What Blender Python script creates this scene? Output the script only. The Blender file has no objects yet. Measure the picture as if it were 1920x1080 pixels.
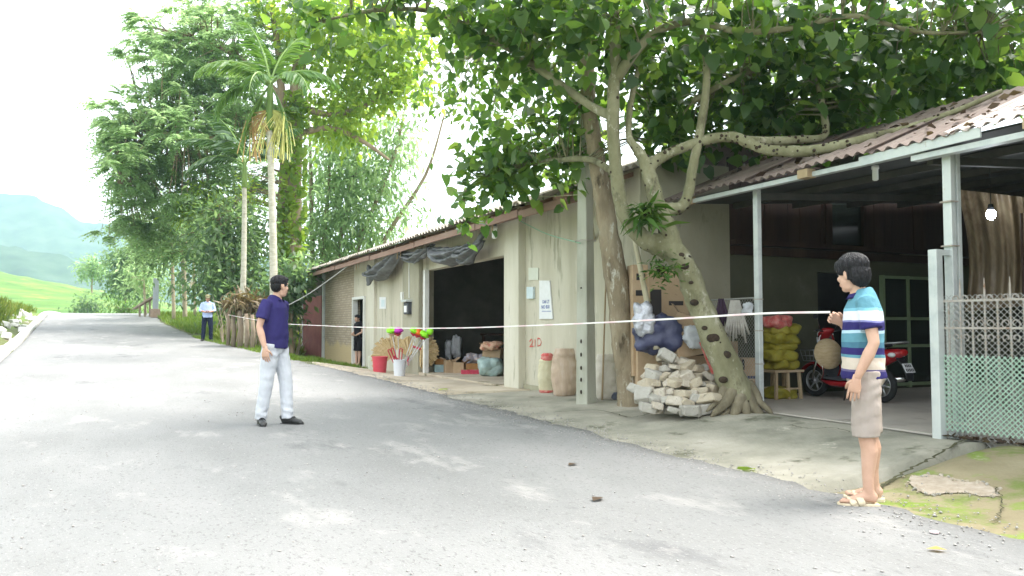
import bpy, bmesh, math, random
import numpy as np
from mathutils import Vector, Matrix, noise, Quaternion
random.seed(7); rng = np.random.default_rng(7)
S = bpy.context.scene; C = S.collection
pi = math.pi; V = Vector
# ------------------------------------------------------------------ camera
# world axes: x = across the road towards the buildings, y = along the road, z = up
FPX = 1500.0; EYE = V((0, 0, 1.18)); YAW = math.atan2(710, 1500); PITCH = math.atan2(72, 1500)
cd = bpy.data.cameras.new('camera'); cam = bpy.data.objects.new('camera', cd); C.objects.link(cam)
cd.sensor_width = 36; cd.lens = FPX / 1920 * 36; cd.clip_start = .05; cd.clip_end = 6000
cam.location = EYE; cam.rotation_euler = (pi / 2 + PITCH, 0, -YAW); S.camera = cam
# ------------------------------------------------------------------ sky, sun, exposure
SUN_EL, SUN_AZ = math.radians(60), math.radians(100)      # azimuth from +y towards +x
w = bpy.data.worlds.new('World'); S.world = w; w.use_nodes = True
nt = w.node_tree; bg = nt.nodes['Background']
sky = nt.nodes.new('ShaderNodeTexSky'); sky.sky_type = 'NISHITA'; sky.sun_disc = False
sky.sun_elevation = SUN_EL; sky.sun_rotation = SUN_AZ; sky.air_density = 1.0; sky.dust_density = 4.0
hs = nt.nodes.new('ShaderNodeHueSaturation'); hs.inputs['Saturation'].default_value = .3
nt.links.new(sky.outputs[0], hs.inputs['Color'])
mx = nt.nodes.new('ShaderNodeMix'); mx.data_type = 'RGBA'; mx.inputs[0].default_value = .55
nt.links.new(hs.outputs[0], mx.inputs[6]); mx.inputs[7].default_value = (9, 9.3, 9.6, 1)      # even cloud cover
nt.links.new(mx.outputs[2], bg.inputs['Color']); bg.inputs['Strength'].default_value = .13
sd = bpy.data.lights.new('sun', 'SUN'); sd.energy = 2.7; sd.angle = math.radians(30); sd.color = (1, .96, .9)
sun = bpy.data.objects.new('sun', sd); C.objects.link(sun)
sdir = V((math.sin(SUN_AZ) * math.cos(SUN_EL), math.cos(SUN_AZ) * math.cos(SUN_EL), math.sin(SUN_EL)))
sun.rotation_euler = sdir.to_track_quat('Z', 'Y').to_euler()
S.view_settings.view_transform = 'Standard'; S.view_settings.look = 'None'
S.view_settings.gamma = 1; S.view_settings.exposure = 1.72; S.view_settings.use_curve_mapping = False
S.render.engine = 'CYCLES'; S.cycles.use_denoising = True
S.cycles.max_bounces = 8; S.cycles.transparent_max_bounces = 16; S.cycles.volume_bounces = 1
# ------------------------------------------------------------------ pixel rays
RC = cam.rotation_euler.to_matrix(); FW = V((math.sin(YAW), math.cos(YAW), 0)); RT = V((math.cos(YAW), -math.sin(YAW), 0))
def ray(px, py): return RC @ V(((px - 960) / FPX, (540 - py) / FPX, -1))
def at_dep(px, py, D): r = ray(px, py); return EYE + r * (D / r.dot(FW))
def at_x(px, py, x): r = ray(px, py); return EYE + r * (x / r.x)
def at_y(px, py, y): r = ray(px, py); return EYE + r * (y / r.y)
def at_z(px, py, z): r = ray(px, py); return EYE + r * ((z - EYE.z) / r.z)
def at_ground(px, py):
    r = ray(px, py); lo = 1.0; p = None
    for i in range(4000):
        p = EYE + r * lo
        if p.z <= h(p.x, p.y): return V((p.x, p.y, h(p.x, p.y)))
        lo *= 1.0025
    return p
def dep(p): return V(p).dot(FW)
# ------------------------------------------------------------------ object helpers
def setp(o, label=None, cat=None, group=None, kind=None):
    if label: o['label'] = label
    if cat: o['category'] = cat
    if group: o['group'] = group
    if kind: o['kind'] = kind
    return o
def thing(name, label, cat, loc=(0, 0, 0), group=None, rz=0):
    o = bpy.data.objects.new(name, None); C.objects.link(o); o.location = loc; o.rotation_euler = (0, 0, rz)
    o.empty_display_size = .1
    return setp(o, label, cat, group)
def link(name, me, parent=None, mats=None):
    o = bpy.data.objects.new(name, me); C.objects.link(o)
    if parent: o.parent = parent
    if mats is not None:
        for m in (mats if isinstance(mats, (list, tuple)) else [mats]): me.materials.append(m)
    return o
def base_of(parent):
    p = V((0, 0, 0))
    while parent: p += parent.location; parent = parent.parent
    return p
class MB:
    """collects shapes, builds ONE mesh object"""
    def __init__(s): s.v = []; s.f = []; s.m = []
    def add(s, vs, fs, mi=0):
        b = len(s.v); s.v += [tuple(p) for p in vs]; s.f += [tuple(i + b for i in f) for f in fs]; s.m += [mi] * len(fs); return s
    def box(s, c, size, rot=None, mi=0):
        hx, hy, hz = size[0] / 2, size[1] / 2, size[2] / 2; c = V(c)
        vs = [V((x, y, z)) for x in (-hx, hx) for y in (-hy, hy) for z in (-hz, hz)]
        if rot is not None: vs = [rot @ p for p in vs]
        return s.add([c + p for p in vs], [(0, 1, 3, 2), (4, 6, 7, 5), (0, 4, 5, 1), (2, 3, 7, 6), (0, 2, 6, 4), (1, 5, 7, 3)], mi)
    def bar(s, a, b, wd, th=None, up=(0, 0, 1), mi=0):
        a = V(a); b = V(b); d = b - a; L = d.length; z = d / L; u = V(up)
        if abs(z.dot(u)) > .98: u = V((1, 0, 0))
        x = u.cross(z).normalized(); y = z.cross(x)
        R = Matrix((x, y, z)).transposed()
        return s.box((a + b) / 2, (wd, th or wd, L), R, mi)
    def tube(s, pts, r, n=8, side=None, cap=True, mi=0):
        """r: scalar / list of scalar / list of (rx, ry); side = direction of rx"""
        pts = [V(p) for p in pts]; N = len(pts)
        if not isinstance(r, (list, tuple)): r = [r] * N
        T = []
        for i in range(N):
            t = pts[min(i + 1, N - 1)] - pts[max(i - 1, 0)]
            T.append(t.normalized() if t.length > 1e-9 else V((0, 0, 1)))
        x = V(side) if side is not None else (V((1, 0, 0)) if abs(T[0].x) < .9 else V((0, 1, 0)))
        vs = []
        for i in range(N):
            x = (V(side) if side is not None else x); x = (x - T[i] * x.dot(T[i])).normalized(); y = T[i].cross(x)
            rx, ry = r[i] if isinstance(r[i], (list, tuple)) else (r[i], r[i])
            for k in range(n):
                a = 2 * pi * k / n; vs.append(pts[i] + x * (math.cos(a) * rx) + y * (math.sin(a) * ry))
        fs = [(i * n + k, i * n + (k + 1) % n, (i + 1) * n + (k + 1) % n, (i + 1) * n + k) for i in range(N - 1) for k in range(n)]
        if cap: fs += [tuple(range(n - 1, -1, -1)), tuple((N - 1) * n + k for k in range(n))]
        return s.add(vs, fs, mi)
    def ell(s, c, r, R=None, n=12, m=8, mi=0):
        c = V(c); r = r if isinstance(r, (list, tuple)) else (r, r, r); vs = []
        vs.append(V((0, 0, -r[2])))
        for j in range(1, m):
            b = -pi / 2 + pi * j / m
            for k in range(n):
                a = 2 * pi * k / n; vs.append(V((r[0] * math.cos(b) * math.cos(a), r[1] * math.cos(b) * math.sin(a), r[2] * math.sin(b))))
        vs.append(V((0, 0, r[2])))
        if R is not None: vs = [R @ p for p in vs]
        fs = [(0, 1 + (k + 1) % n, 1 + k) for k in range(n)]
        for j in range(m - 2):
            fs += [(1 + j * n + k, 1 + j * n + (k + 1) % n, 1 + (j + 1) * n + (k + 1) % n, 1 + (j + 1) * n + k) for k in range(n)]
        t = len(vs) - 1; fs += [(t, 1 + (m - 2) * n + k, 1 + (m - 2) * n + (k + 1) % n) for k in range(n)]
        return s.add([c + p for p in vs], fs, mi)
    def lathe(s, c, prof, n=16, R=None, mi=0, cap=True):
        c = V(c); vs = []
        for (r, z) in prof:
            for k in range(n):
                a = 2 * pi * k / n; p = V((r * math.cos(a), r * math.sin(a), z)); vs.append(c + (R @ p if R is not None else p))
        N = len(prof)
        fs = [(i * n + k, i * n + (k + 1) % n, (i + 1) * n + (k + 1) % n, (i + 1) * n + k) for i in range(N - 1) for k in range(n)]
        if cap: fs += [tuple(range(n - 1, -1, -1)), tuple((N - 1) * n + k for k in range(n))]
        return s.add(vs, fs, mi)
    def torus(s, c, R0, r, ax='x', n=28, m=8, mi=0, r2=None):
        c = V(c); vs = []
        for i in range(n):
            a = 2 * pi * i / n
            for k in range(m):
                b = 2 * pi * k / m; q = R0 + r * math.cos(b); t = (r2 or r) * math.sin(b)
                p = (t, q * math.cos(a), q * math.sin(a)) if ax == 'x' else ((q * math.cos(a), t, q * math.sin(a)) if ax == 'y' else (q * math.cos(a), q * math.sin(a), t))
                vs.append(c + V(p))
        fs = [(i * m + k, ((i + 1) % n) * m + k, ((i + 1) % n) * m + (k + 1) % m, i * m + (k + 1) % m) for i in range(n) for k in range(m)]
        return s.add(vs, fs, mi)
    def prism(s, poly, off, mi=0):
        """closed polygon (list of 3D points) extruded by vector off"""
        n = len(poly); off = V(off); a = [V(p) for p in poly]; b = [p + off for p in a]
        return s.add(a + b, [tuple(range(n - 1, -1, -1)), tuple(range(n, 2 * n))] + [(i, (i + 1) % n, n + (i + 1) % n, n + i) for i in range(n)], mi)
    def grid(s, fn, nu, nv, mi=0):
        vs = [fn(i / nu, j / nv) for j in range(nv + 1) for i in range(nu + 1)]
        fs = [(j * (nu + 1) + i, j * (nu + 1) + i + 1, (j + 1) * (nu + 1) + i + 1, (j + 1) * (nu + 1) + i) for j in range(nv) for i in range(nu)]
        return s.add(vs, fs, mi)
    def mesh(s, name, off=V((0, 0, 0)), smooth=False, fix=True):
        me = bpy.data.meshes.new(name); o = V(off)
        me.from_pydata([(p[0] - o.x, p[1] - o.y, p[2] - o.z) for p in s.v], [], s.f)
        me.polygons.foreach_set('material_index', s.m)
        if fix:
            bm = bmesh.new(); bm.from_mesh(me); bmesh.ops.recalc_face_normals(bm, faces=bm.faces); bm.to_mesh(me); bm.free()
        if smooth: me.polygons.foreach_set('use_smooth', [True] * len(me.polygons))
        me.update(); return me
    def build(s, name, mats, parent=None, smooth=False, local=False, fix=True, bevel=0, at=None):
        off = V((0, 0, 0)) if local else base_of(parent)
        loc = None
        if at is not None: off = V(at); loc = V(at)
        me = s.mesh(name, off, smooth, fix); o = link(name, me, parent, mats)
        if loc is not None: o.location = loc
        if bevel:
            b = o.modifiers.new('bevel', 'BEVEL'); b.width = bevel; b.segments = 2; b.limit_method = 'ANGLE'
        if smooth == 'auto': pass
        return o
def single(mb, name, label, cat, mats, at, group=None, smooth=False, bevel=0):
    """a thing that is one mesh, origin at `at`"""
    o = mb.build(name, mats, None, smooth, at=at, bevel=bevel); return setp(o, label, cat, group)
def np_mesh(name, verts, faces):
    verts = np.asarray(verts, dtype=np.float32).reshape(-1, 3); faces = np.asarray(faces, dtype=np.int32); k = faces.shape[1]; n = len(faces)
    me = bpy.data.meshes.new(name); me.vertices.add(len(verts)); me.vertices.foreach_set('co', verts.ravel())
    me.loops.add(n * k); me.loops.foreach_set('vertex_index', faces.ravel())
    me.polygons.add(n); me.polygons.foreach_set('loop_start', np.arange(0, n * k, k, dtype=np.int32)); me.update(); return me
def remesh(mb, name, voxel, smooth=3, wr=0, wscale=8, wfn=None):
    me = mb.mesh('tmp'); o = bpy.data.objects.new('tmp', me); C.objects.link(o)
    r = o.modifiers.new('r', 'REMESH'); r.mode = 'VOXEL'; r.voxel_size = voxel; r.adaptivity = 0
    if smooth: q = o.modifiers.new('s', 'SMOOTH'); q.iterations = smooth; q.factor = .5
    dg = bpy.context.evaluated_depsgraph_get(); out = bpy.data.meshes.new_from_object(o.evaluated_get(dg))
    bpy.data.objects.remove(o); bpy.data.meshes.remove(me); out.name = name; out.materials.clear()
    if wr or wfn:
        nr = [v.normal.copy() for v in out.vertices]
        for v, n in zip(out.vertices, nr):
            d = 0
            if wr: p = v.co; d += wr * noise.noise(V((p.x * wscale, p.y * wscale, p.z * wscale * .55)))
            if wfn: d += wfn(v.co, n)
            v.co += n * d
    out.polygons.foreach_set('use_smooth', [True] * len(out.polygons)); out.update(); return out
def join_mesh(name, meshes):
    bm = bmesh.new()
    for m in meshes: bm.from_mesh(m)
    me = bpy.data.meshes.new(name); bm.to_mesh(me); bm.free()
    me.polygons.foreach_set('use_smooth', [True] * len(me.polygons)); return me
def tab(t):
    xs = [a for a, _ in t]; ys = [b for _, b in t]
    return lambda x: float(np.interp(x, xs, ys))
def sm(t): t = max(0., min(1., t)); return t * t * (3 - 2 * t)
def spline(pts, k=6):
    """Catmull-Rom through (x,y,z[,r]) points"""
    P = [np.array(p, float) for p in pts]; P = [2 * P[0] - P[1]] + P + [2 * P[-1] - P[-2]]; out = []
    for i in range(1, len(P) - 2):
        for j in range(k):
            t = j / k
            out.append(.5 * ((2 * P[i]) + (-P[i - 1] + P[i + 1]) * t + (2 * P[i - 1] - 5 * P[i] + 4 * P[i + 1] - P[i + 2]) * t * t + (-P[i - 1] + 3 * P[i] - 3 * P[i + 1] + P[i + 2]) * t ** 3))
    out.append(P[-2]); return out
# ------------------------------------------------------------------ materials
def mat(name, cols, scale=4, rough=.85, bump=0, bscale=None, metal=0, spec=.3, stretch=(1, 1, 1), detail=5, lo=.3, hi=.7, trans=0, spots=None, wet=0):
    """cols: one colour, or several mixed by noise; spots = (colour, scale, threshold) adds stains"""
    m = bpy.data.materials.new(name); m.use_nodes = True; t = m.node_tree; N = t.nodes; L = t.links
    b = N['Principled BSDF']; b.inputs['Roughness'].default_value = rough; b.inputs['Metallic'].default_value = metal
    b.inputs['Specular IOR Level'].default_value = spec
    if not isinstance(cols[0], (list, tuple)): cols = [cols]
    tc = N.new('ShaderNodeTexCoord'); mp = N.new('ShaderNodeMapping'); mp.inputs['Scale'].default_value = stretch; L.new(tc.outputs['Object'], mp.inputs[0])
    col = None
    if len(cols) == 1:
        rgb = N.new('ShaderNodeRGB'); rgb.outputs[0].default_value = (*cols[0], 1); col = rgb.outputs[0]
    else:
        nz = N.new('ShaderNodeTexNoise'); nz.inputs['Scale'].default_value = scale; nz.inputs['Detail'].default_value = detail; nz.inputs['Roughness'].default_value = .62; L.new(mp.outputs[0], nz.inputs[0])
        cr = N.new('ShaderNodeValToRGB'); e = cr.color_ramp.elements
        while len(e) < len(cols): e.new(.5)
        for i, c in enumerate(cols): e[i].position = lo + (hi - lo) * i / (len(cols) - 1); e[i].color = (*c, 1)
        L.new(nz.outputs[0], cr.inputs[0]); col = cr.outputs[0]
    if spots:
        for (sc, ss, th) in (spots if isinstance(spots, list) else [spots]):
            n2 = N.new('ShaderNodeTexNoise'); n2.inputs['Scale'].default_value = ss; n2.inputs['Detail'].default_value = 6; n2.inputs['Roughness'].default_value = .7; L.new(mp.outputs[0], n2.inputs[0])
            r2 = N.new('ShaderNodeMapRange'); r2.inputs[1].default_value = th; r2.inputs[2].default_value = th + .09; L.new(n2.outputs[0], r2.inputs[0])
            mm = N.new('ShaderNodeMix'); mm.data_type = 'RGBA'; L.new(r2.outputs[0], mm.inputs[0]); L.new(col, mm.inputs[6]); mm.inputs[7].default_value = (*sc, 1); col = mm.outputs[2]
    L.new(col, b.inputs['Base Color'])
    if bump:
        nb = N.new('ShaderNodeTexNoise'); nb.inputs['Scale'].default_value = bscale or scale * 4; nb.inputs['Detail'].default_value = 6; L.new(mp.outputs[0], nb.inputs[0])
        bp = N.new('ShaderNodeBump'); bp.inputs['Strength'].default_value = bump; bp.inputs['Distance'].default_value = .02; L.new(nb.outputs[0], bp.inputs['Height']); L.new(bp.outputs[0], b.inputs['Normal'])
    if trans:
        tr = N.new('ShaderNodeBsdfTranslucent'); L.new(col, tr.inputs[0]); ms = N.new('ShaderNodeMixShader'); ms.inputs[0].default_value = trans
        L.new(b.outputs[0], ms.inputs[1]); L.new(tr.outputs[0], ms.inputs[2]); L.new(ms.outputs[0], N['Material Output'].inputs[0])
    return m
def leafmat(name, cols, tcols=None, trans=.45, rough=.45, spec=.35):
    """leaf colour from a random value stored for every leaf"""
    m = bpy.data.materials.new(name); m.use_nodes = True; t = m.node_tree; N = t.nodes; L = t.links; b = N['Principled BSDF']
    at = N.new('ShaderNodeAttribute'); at.attribute_name = 'tint'
    def ramp(cs):
        cr = N.new('ShaderNodeValToRGB'); e = cr.color_ramp.elements
        while len(e) < len(cs): e.new(.5)
        for i, c in enumerate(cs): e[i].position = i / (len(cs) - 1); e[i].color = (*c, 1)
        L.new(at.outputs['Fac'], cr.inputs[0]); return cr.outputs[0]
    c1 = ramp(cols); L.new(c1, b.inputs['Base Color']); b.inputs['Roughness'].default_value = rough; b.inputs['Specular IOR Level'].default_value = spec
    c2 = ramp(tcols or [(min(1, c[0] * 2.0), min(1, c[1] * 1.9), c[2] * .9) for c in cols])
    tr = N.new('ShaderNodeBsdfTranslucent'); L.new(c2, tr.inputs[0]); ms = N.new('ShaderNodeMixShader'); ms.inputs[0].default_value = trans
    L.new(b.outputs[0], ms.inputs[1]); L.new(tr.outputs[0], ms.inputs[2]); L.new(ms.outputs[0], N['Material Output'].inputs[0]); return m
def emit(name, col, k):
    m = bpy.data.materials.new(name); m.use_nodes = True; b = m.node_tree.nodes['Principled BSDF']
    b.inputs['Base Color'].default_value = (*col, 1); b.inputs['Emission Color'].default_value = (*col, 1); b.inputs['Emission Strength'].default_value = k; return m
# ------------------------------------------------------------------ terrain
zr = tab([(-30, 0), (6, 0), (9, .05), (17, .14), (22, .28), (31, .62), (42, 1.2), (52, 1.78), (59, 2.03), (70, 2.0), (90, 1.2), (140, .5)])
zb = tab([(-30, .2), (7.4, .2), (9.7, .15), (13.3, .08), (20, 0), (24, -.07), (31, -.12), (34, .1), (40, .9), (52, 1.75), (60, 2.0), (70, 2.0), (90, 1.2), (140, .5)])
xe = tab([(-30, 4.5), (16.5, 4.5), (22, 3.9), (28, 3.05), (33, 2.3), (45, 1.3), (57, 1.2), (80, 2.2)])
xl = tab([(-30, -3.1), (22, -2.85), (40, -3.8), (57, -4.7), (80, -4.2)])
mnd = tab([(-30, 1.3), (20, 1.7), (30, 2.1), (44, 2.1), (50, 1.3), (57, .35), (65, 0)])
hh = tab([(-400, 60), (-200, 42), (-70, 20), (-22, 11.0), (0, 6.2), (20, 2.5), (50, .5), (500, 0)])
def fieldz(x, y):
    g = sm((y - 66) / 125); z = hh(x + (y - 170) * .12) * g * (1 - sm((y - 215) / 120))
    st = 1.15; q = z / st; k = math.floor(q); fr = q - k
    return 1.0 + st * (k + min(1, max(0, (fr - .5) / .5)) * .8 + fr * .2)
def h(x, y):
    z = zr(y); e = xe(y); l = xl(y)
    if x > e: t = sm((x - e) / (6.4 - e)); z = z * (1 - t) + zb(y) * t
    elif x < l:
        dx = l - x; z += -.16 * sm(dx / .3) * (1 - sm((dx - .5) / .4)) + mnd(y) * sm((dx - .5) / 3.6) + .35 * sm((dx - 1) / 3) * noise.noise(V((x * .5, y * .35, 0))) * sm((60 - y) / 10)
        z += sm((dx - 8) / 40) * 6
    if y > 60: t = sm((y - 60) / 16); z = z * (1 - t) + fieldz(x, y) * t
    return z
def hg(x, y):
    l = xl(y); e = xe(y)
    if y < 75 and l < x < e - .15: return h(x, y) - .07
    if y < 21.5 and e - .3 < x < 14: return h(x, y) - .09
    return h(x, y) + .03 * noise.noise(V((x * 1.3, y * 1.3, 3)))
def axis(segs):
    out = []
    for a, b, st in segs: out += list(np.arange(a, b, st))
    return out + [segs[-1][1]]
xs = axis([(-900, -200, 100), (-200, -60, 14), (-60, -14, 2.5), (-14, -2, .35), (-2, 4, .6), (4, 9, .3), (9, 20, 1.2), (20, 60, 5), (60, 200, 20), (200, 900, 100)])
ys = axis([(-60, -4, 7), (-4, 34, .5), (34, 66, .8), (66, 230, 1.3), (230, 400, 10), (400, 1400, 100)])
M_ground = mat('ground', [(.055, .07, .025), (.1, .12, .04), (.17, .13, .08)], 1.2, .95, .5, 8)
M_rice = mat('rice_field', [(.045, .11, .02), (.08, .16, .03), (.15, .2, .04)], .3, .9, .6, 6, stretch=(.25, .5, 3.2), spots=[((.17, .2, .045), .5, .56), ((.04, .085, .02), 1.2, .58)])
M_bank = mat('grass_bank', [(.06, .1, .02), (.1, .15, .03), (.15, .17, .05)], 1.1, .95, .7, 9)
me = np_mesh('ground', [(x, y, hg(x, y)) for y in ys for x in xs], [(j * len(xs) + i, j * len(xs) + i + 1, (j + 1) * len(xs) + i + 1, (j + 1) * len(xs) + i) for j in range(len(ys) - 1) for i in range(len(xs) - 1)])
for m in (M_ground, M_rice, M_bank): me.materials.append(m)
mi = []
for j in range(len(ys) - 1):
    for i in range(len(xs) - 1):
        x, y = xs[i], ys[j]; mi.append(1 if y > 60 else (2 if x < xl(y) - .9 else 0))
me.polygons.foreach_set('material_index', mi); me.polygons.foreach_set('use_smooth', [True] * len(mi))
setp(link('ground', me), kind='structure')
# ---- distant wooded mountains
M_hill = mat('hill_forest', [(.012, .03, .018), (.03, .06, .03), (.055, .085, .05)], .045, .95, 1, .12, detail=9)
def hills(D, prof, amp, seed):
    f = tab(prof); mb = MB()
    def fn(u, v):
        px = -700 + 2700 * u; r = ray(px, 612); r.z = 0; r *= 1 / r.dot(FW)
        top = f(px) * D / FPX + 1.18; n = noise.fractal(V((px * .01, v * 3, seed)), .9, 2.1, 6)
        p = EYE + r * (D * (1 + .35 * v)); p.z = -20 + (top + 20) * (v ** .8) + n * amp * min(1, v * 3); return p
    mb.grid(fn, 220, 26); return setp(mb.build('hills', M_hill, smooth=True, fix=False), kind='structure')
hills(470, [(-700, 250), (0, 205), (100, 185), (220, 135), (330, 90), (500, 50), (900, 80), (2000, 60)], 6, 1)
hills(760, [(-700, 380), (0, 330), (120, 300), (230, 250), (400, 200), (700, 140), (1200, 160), (2000, 150)], 14, 5)
# ---- road
M_road = mat('asphalt', [(.155, .155, .15), (.195, .195, .19), (.235, .23, .225)], .55, .75, .4, 120, spec=.35, stretch=(1, .45, 1), spots=[((.125, .125, .125), .9, .585), ((.27, .262, .25), 1.4, .56), ((.09, .09, .09), 2.6, .645), ((.13, .128, .125), 45, .555), ((.31, .3, .29), 70, .585)])
def ragged(y, s): return .16 * noise.noise(V((s, y * 1.1, 0))) + .09 * noise.noise(V((s, y * 4.3, 1))) + .04 * noise.noise(V((s, y * 13, 1)))
ry = axis([(-12, 26, .12), (26, 78, .5)]); ts = [0, .004, .03] + list(np.linspace(.08, .92, 15)) + [.97, .995, 1]
vs = []
for y in ry:
    l = xl(y) + .0; e = xe(y) + ragged(y, 2)
    for k, t in enumerate(ts):
        x = l + (e - l) * t; z = h(x, y) + .014 + .006 * noise.noise(V((x * .7, y * .5, 9)))
        if k in (0, len(ts) - 1): z -= .1
        vs.append((x, y, z))
n = len(ts); me = np_mesh('road', vs, [(j * n + i, j * n + i + 1, (j + 1) * n + i + 1, (j + 1) * n + i) for j in range(len(ry) - 1) for i in range(n - 1)])
me.materials.append(M_road); me.polygons.foreach_set('use_smooth', [True] * len(me.polygons)); setp(link('road', me), kind='structure')
# ---- kerb and drain along the left edge, broken up into cast lengths
M_kerb = mat('kerb_concrete', [(.5, .49, .46), (.6, .59, .56), (.42, .4, .36)], 3, .9, .4, 30)
kb = bpy.data.objects.new('kerb', None); C.objects.link(kb); setp(kb, kind='structure'); y = -6.
while y < 64:
    y2 = y + .97; mb = MB(); x0, x1 = xl(y) - .03, xl(y2) - .03
    poly = [(0, -.1), (0, .1), (-.03, .13), (-.25, .13), (-.27, -.15)]
    a = [(x0 + p, y, zr(y) + q) for p, q in poly]; b = [(x1 + p, y2, zr(y2) + q) for p, q in poly]; nn = len(poly)
    mb.add(a + b, [tuple(range(nn)), tuple(range(2 * nn - 1, nn - 1, -1))] + [(i, nn + i, nn + (i + 1) % nn, (i + 1) % nn) for i in range(nn)])
    mb.build('kerb_stone', M_kerb, kb); y += 1.0
# ---- concrete pavement between road and buildings
M_apron = mat('pavement_concrete', [(.17, .165, .13), (.26, .25, .2), (.34, .32, .26), (.42, .39, .33)], 1.1, .9, .5, 35, spots=[((.13, .13, .09), 1.6, .57), ((.5, .46, .38), 2.6, .63)])
def pav(name, x0, x1, y0, y1, dz, m, st=.12, wob=.012):
    ax = list(np.arange(x0, x1, st)) + [x1]; ay = list(np.arange(y0, y1, st)) + [y1]
    vs = [(x, y, h(x, y) + dz + wob * noise.noise(V((x * 1.4, y * 1.1, 4))) - (.3 if (i in (0, len(ax) - 1) or j in (0, len(ay) - 1)) else 0)) for j, y in enumerate(ay) for i, x in enumerate(ax)]
    n = len(ax); me = np_mesh(name, vs, [(j * n + i, j * n + i + 1, (j + 1) * n + i + 1, (j + 1) * n + i) for j in range(len(ay) - 1) for i in range(n - 1)])
    me.materials.append(m); me.polygons.foreach_set('use_smooth', [True] * len(me.polygons)); return setp(link(name, me), kind='structure')
pav('pavement', 4.15, 6.6, 4.32, 12.2, 0, M_apron)
M_moss = mat('mossy_concrete', [(.2, .17, .1), (.27, .23, .14), (.33, .29, .19)], 1.2, .95, .5, 30, spots=[((.15, .19, .05), 1.3, .49), ((.18, .25, .045), 2.0, .53), ((.36, .32, .24), 4, .62)])
pav('mossy_pavement', 4.15, 6.9, -3, 4.28, .004, M_moss)
M_sand = mat('sandy_concrete', [(.36, .3, .22), (.48, .41, .31), (.56, .49, .39)], 1.3, .95, .4, 30, spots=[((.17, .15, .08), 1.2, .58)])
pav('forecourt', 4.15, 6.28, 12.24, 21.3, .004, M_sand)
# slab under the lean-to and the shop floor
M_slab = mat('slab_concrete', [(.34, .31, .27), (.44, .4, .35), (.5, .46, .4)], 1.0, .85, .3, 30, spots=[((.24, .21, .18), 1.7, .6)])
mb = MB(); mb.box((10.6, 3.0, .1), (7.98, 11.75, .21)); setp(mb.build('floor', M_slab, bevel=.01), kind='structure')
mb = MB(); mb.box((9.0, 16.0, -.05), (5.75, 6.4, .3)); setp(mb.build('shop_floor', M_sand), kind='structure')
# ------------------------------------------------------------------ shop building (left)
M_plaster = mat('plaster', [(.42, .39, .3), (.51, .475, .375), (.57, .54, .44)], 1.2, .92, .25, 18, stretch=(1.6, 1.6, .3), spots=[((.36, .34, .26), 2.2, .56), ((.25, .24, .17), 3.1, .62), ((.66, .63, .55), 4, .62)])
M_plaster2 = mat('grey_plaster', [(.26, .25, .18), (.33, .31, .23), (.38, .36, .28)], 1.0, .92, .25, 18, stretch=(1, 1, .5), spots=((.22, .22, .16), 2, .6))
M_pillar = mat('pillar_plaster', [(.48, .45, .35), (.57, .54, .44), (.62, .59, .5)], 1.5, .92, .25, 22, stretch=(1.6, 1.6, .3), spots=[((.26, .25, .15), 2.5, .6)])
M_fibro = mat('fibre_cement', [(.24, .22, .18), (.36, .33, .28), (.46, .43, .38)], 1.5, .95, .3, 25, spots=((.16, .15, .1), 3, .58))
M_redroof = mat('red_roof_sheet', [(.14, .105, .09), (.2, .155, .135), (.28, .235, .21)], 1.4, .9, .25, 20, spots=[((.08, .06, .05), 5, .6), ((.4, .34, .31), 3, .62)])
M_fascia = mat('fascia_wood', [(.2, .12, .09), (.28, .18, .14), (.34, .25, .2)], 2, .9, .3, 20, stretch=(1, .2, 1))
M_rawwood = mat('raw_wood', [(.3, .22, .13), (.42, .32, .2), (.5, .4, .27)], 4, .9, .3, 30, stretch=(1, 1, .2))
M_darkwood = mat('dark_wood', [(.022, .01, .007), (.036, .017, .011), (.055, .027, .017)], 3, .7, .3, 25, stretch=(1, 1, .15))
M_steel = mat('galvanised_steel', [(.42, .46, .46), (.55, .58, .57), (.6, .62, .6)], 4, .5, .1, 40, metal=.25, spec=.5, spots=((.35, .27, .18), 7, .66))
M_oldsteel = mat('rusty_steel', [(.3, .25, .2), (.4, .36, .32), (.45, .42, .38)], 12, .7, .2, 40, metal=.2, spots=((.2, .1, .05), 9, .6))
M_darksteel = mat('dark_steel', [(.05, .05, .045), (.08, .075, .065)], 6, .7)
M_maroon = mat('maroon_metal', [(.16, .05, .05), (.2, .07, .065), (.24, .1, .08)], 2, .6, .1, 30)
M_white = mat('white_paint', [(.62, .62, .58), (.72, .72, .69)], 5, .6)
M_shadeplaster = mat('shade_dark_plaster', [(.06, .058, .045), (.1, .095, .075)], 2, .95)  # plaster colour darkened to stand in for the shade inside the shop
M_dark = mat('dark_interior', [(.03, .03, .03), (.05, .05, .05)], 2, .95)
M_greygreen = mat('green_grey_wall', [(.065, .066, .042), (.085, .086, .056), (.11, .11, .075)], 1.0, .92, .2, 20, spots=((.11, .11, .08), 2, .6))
M_green = mat('green_paint', [(.2, .27, .16), (.26, .33, .2)], 4, .6)
M_glassd = mat('dark_glass', (.02, .025, .02), rough=.12, spec=.6)
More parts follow.
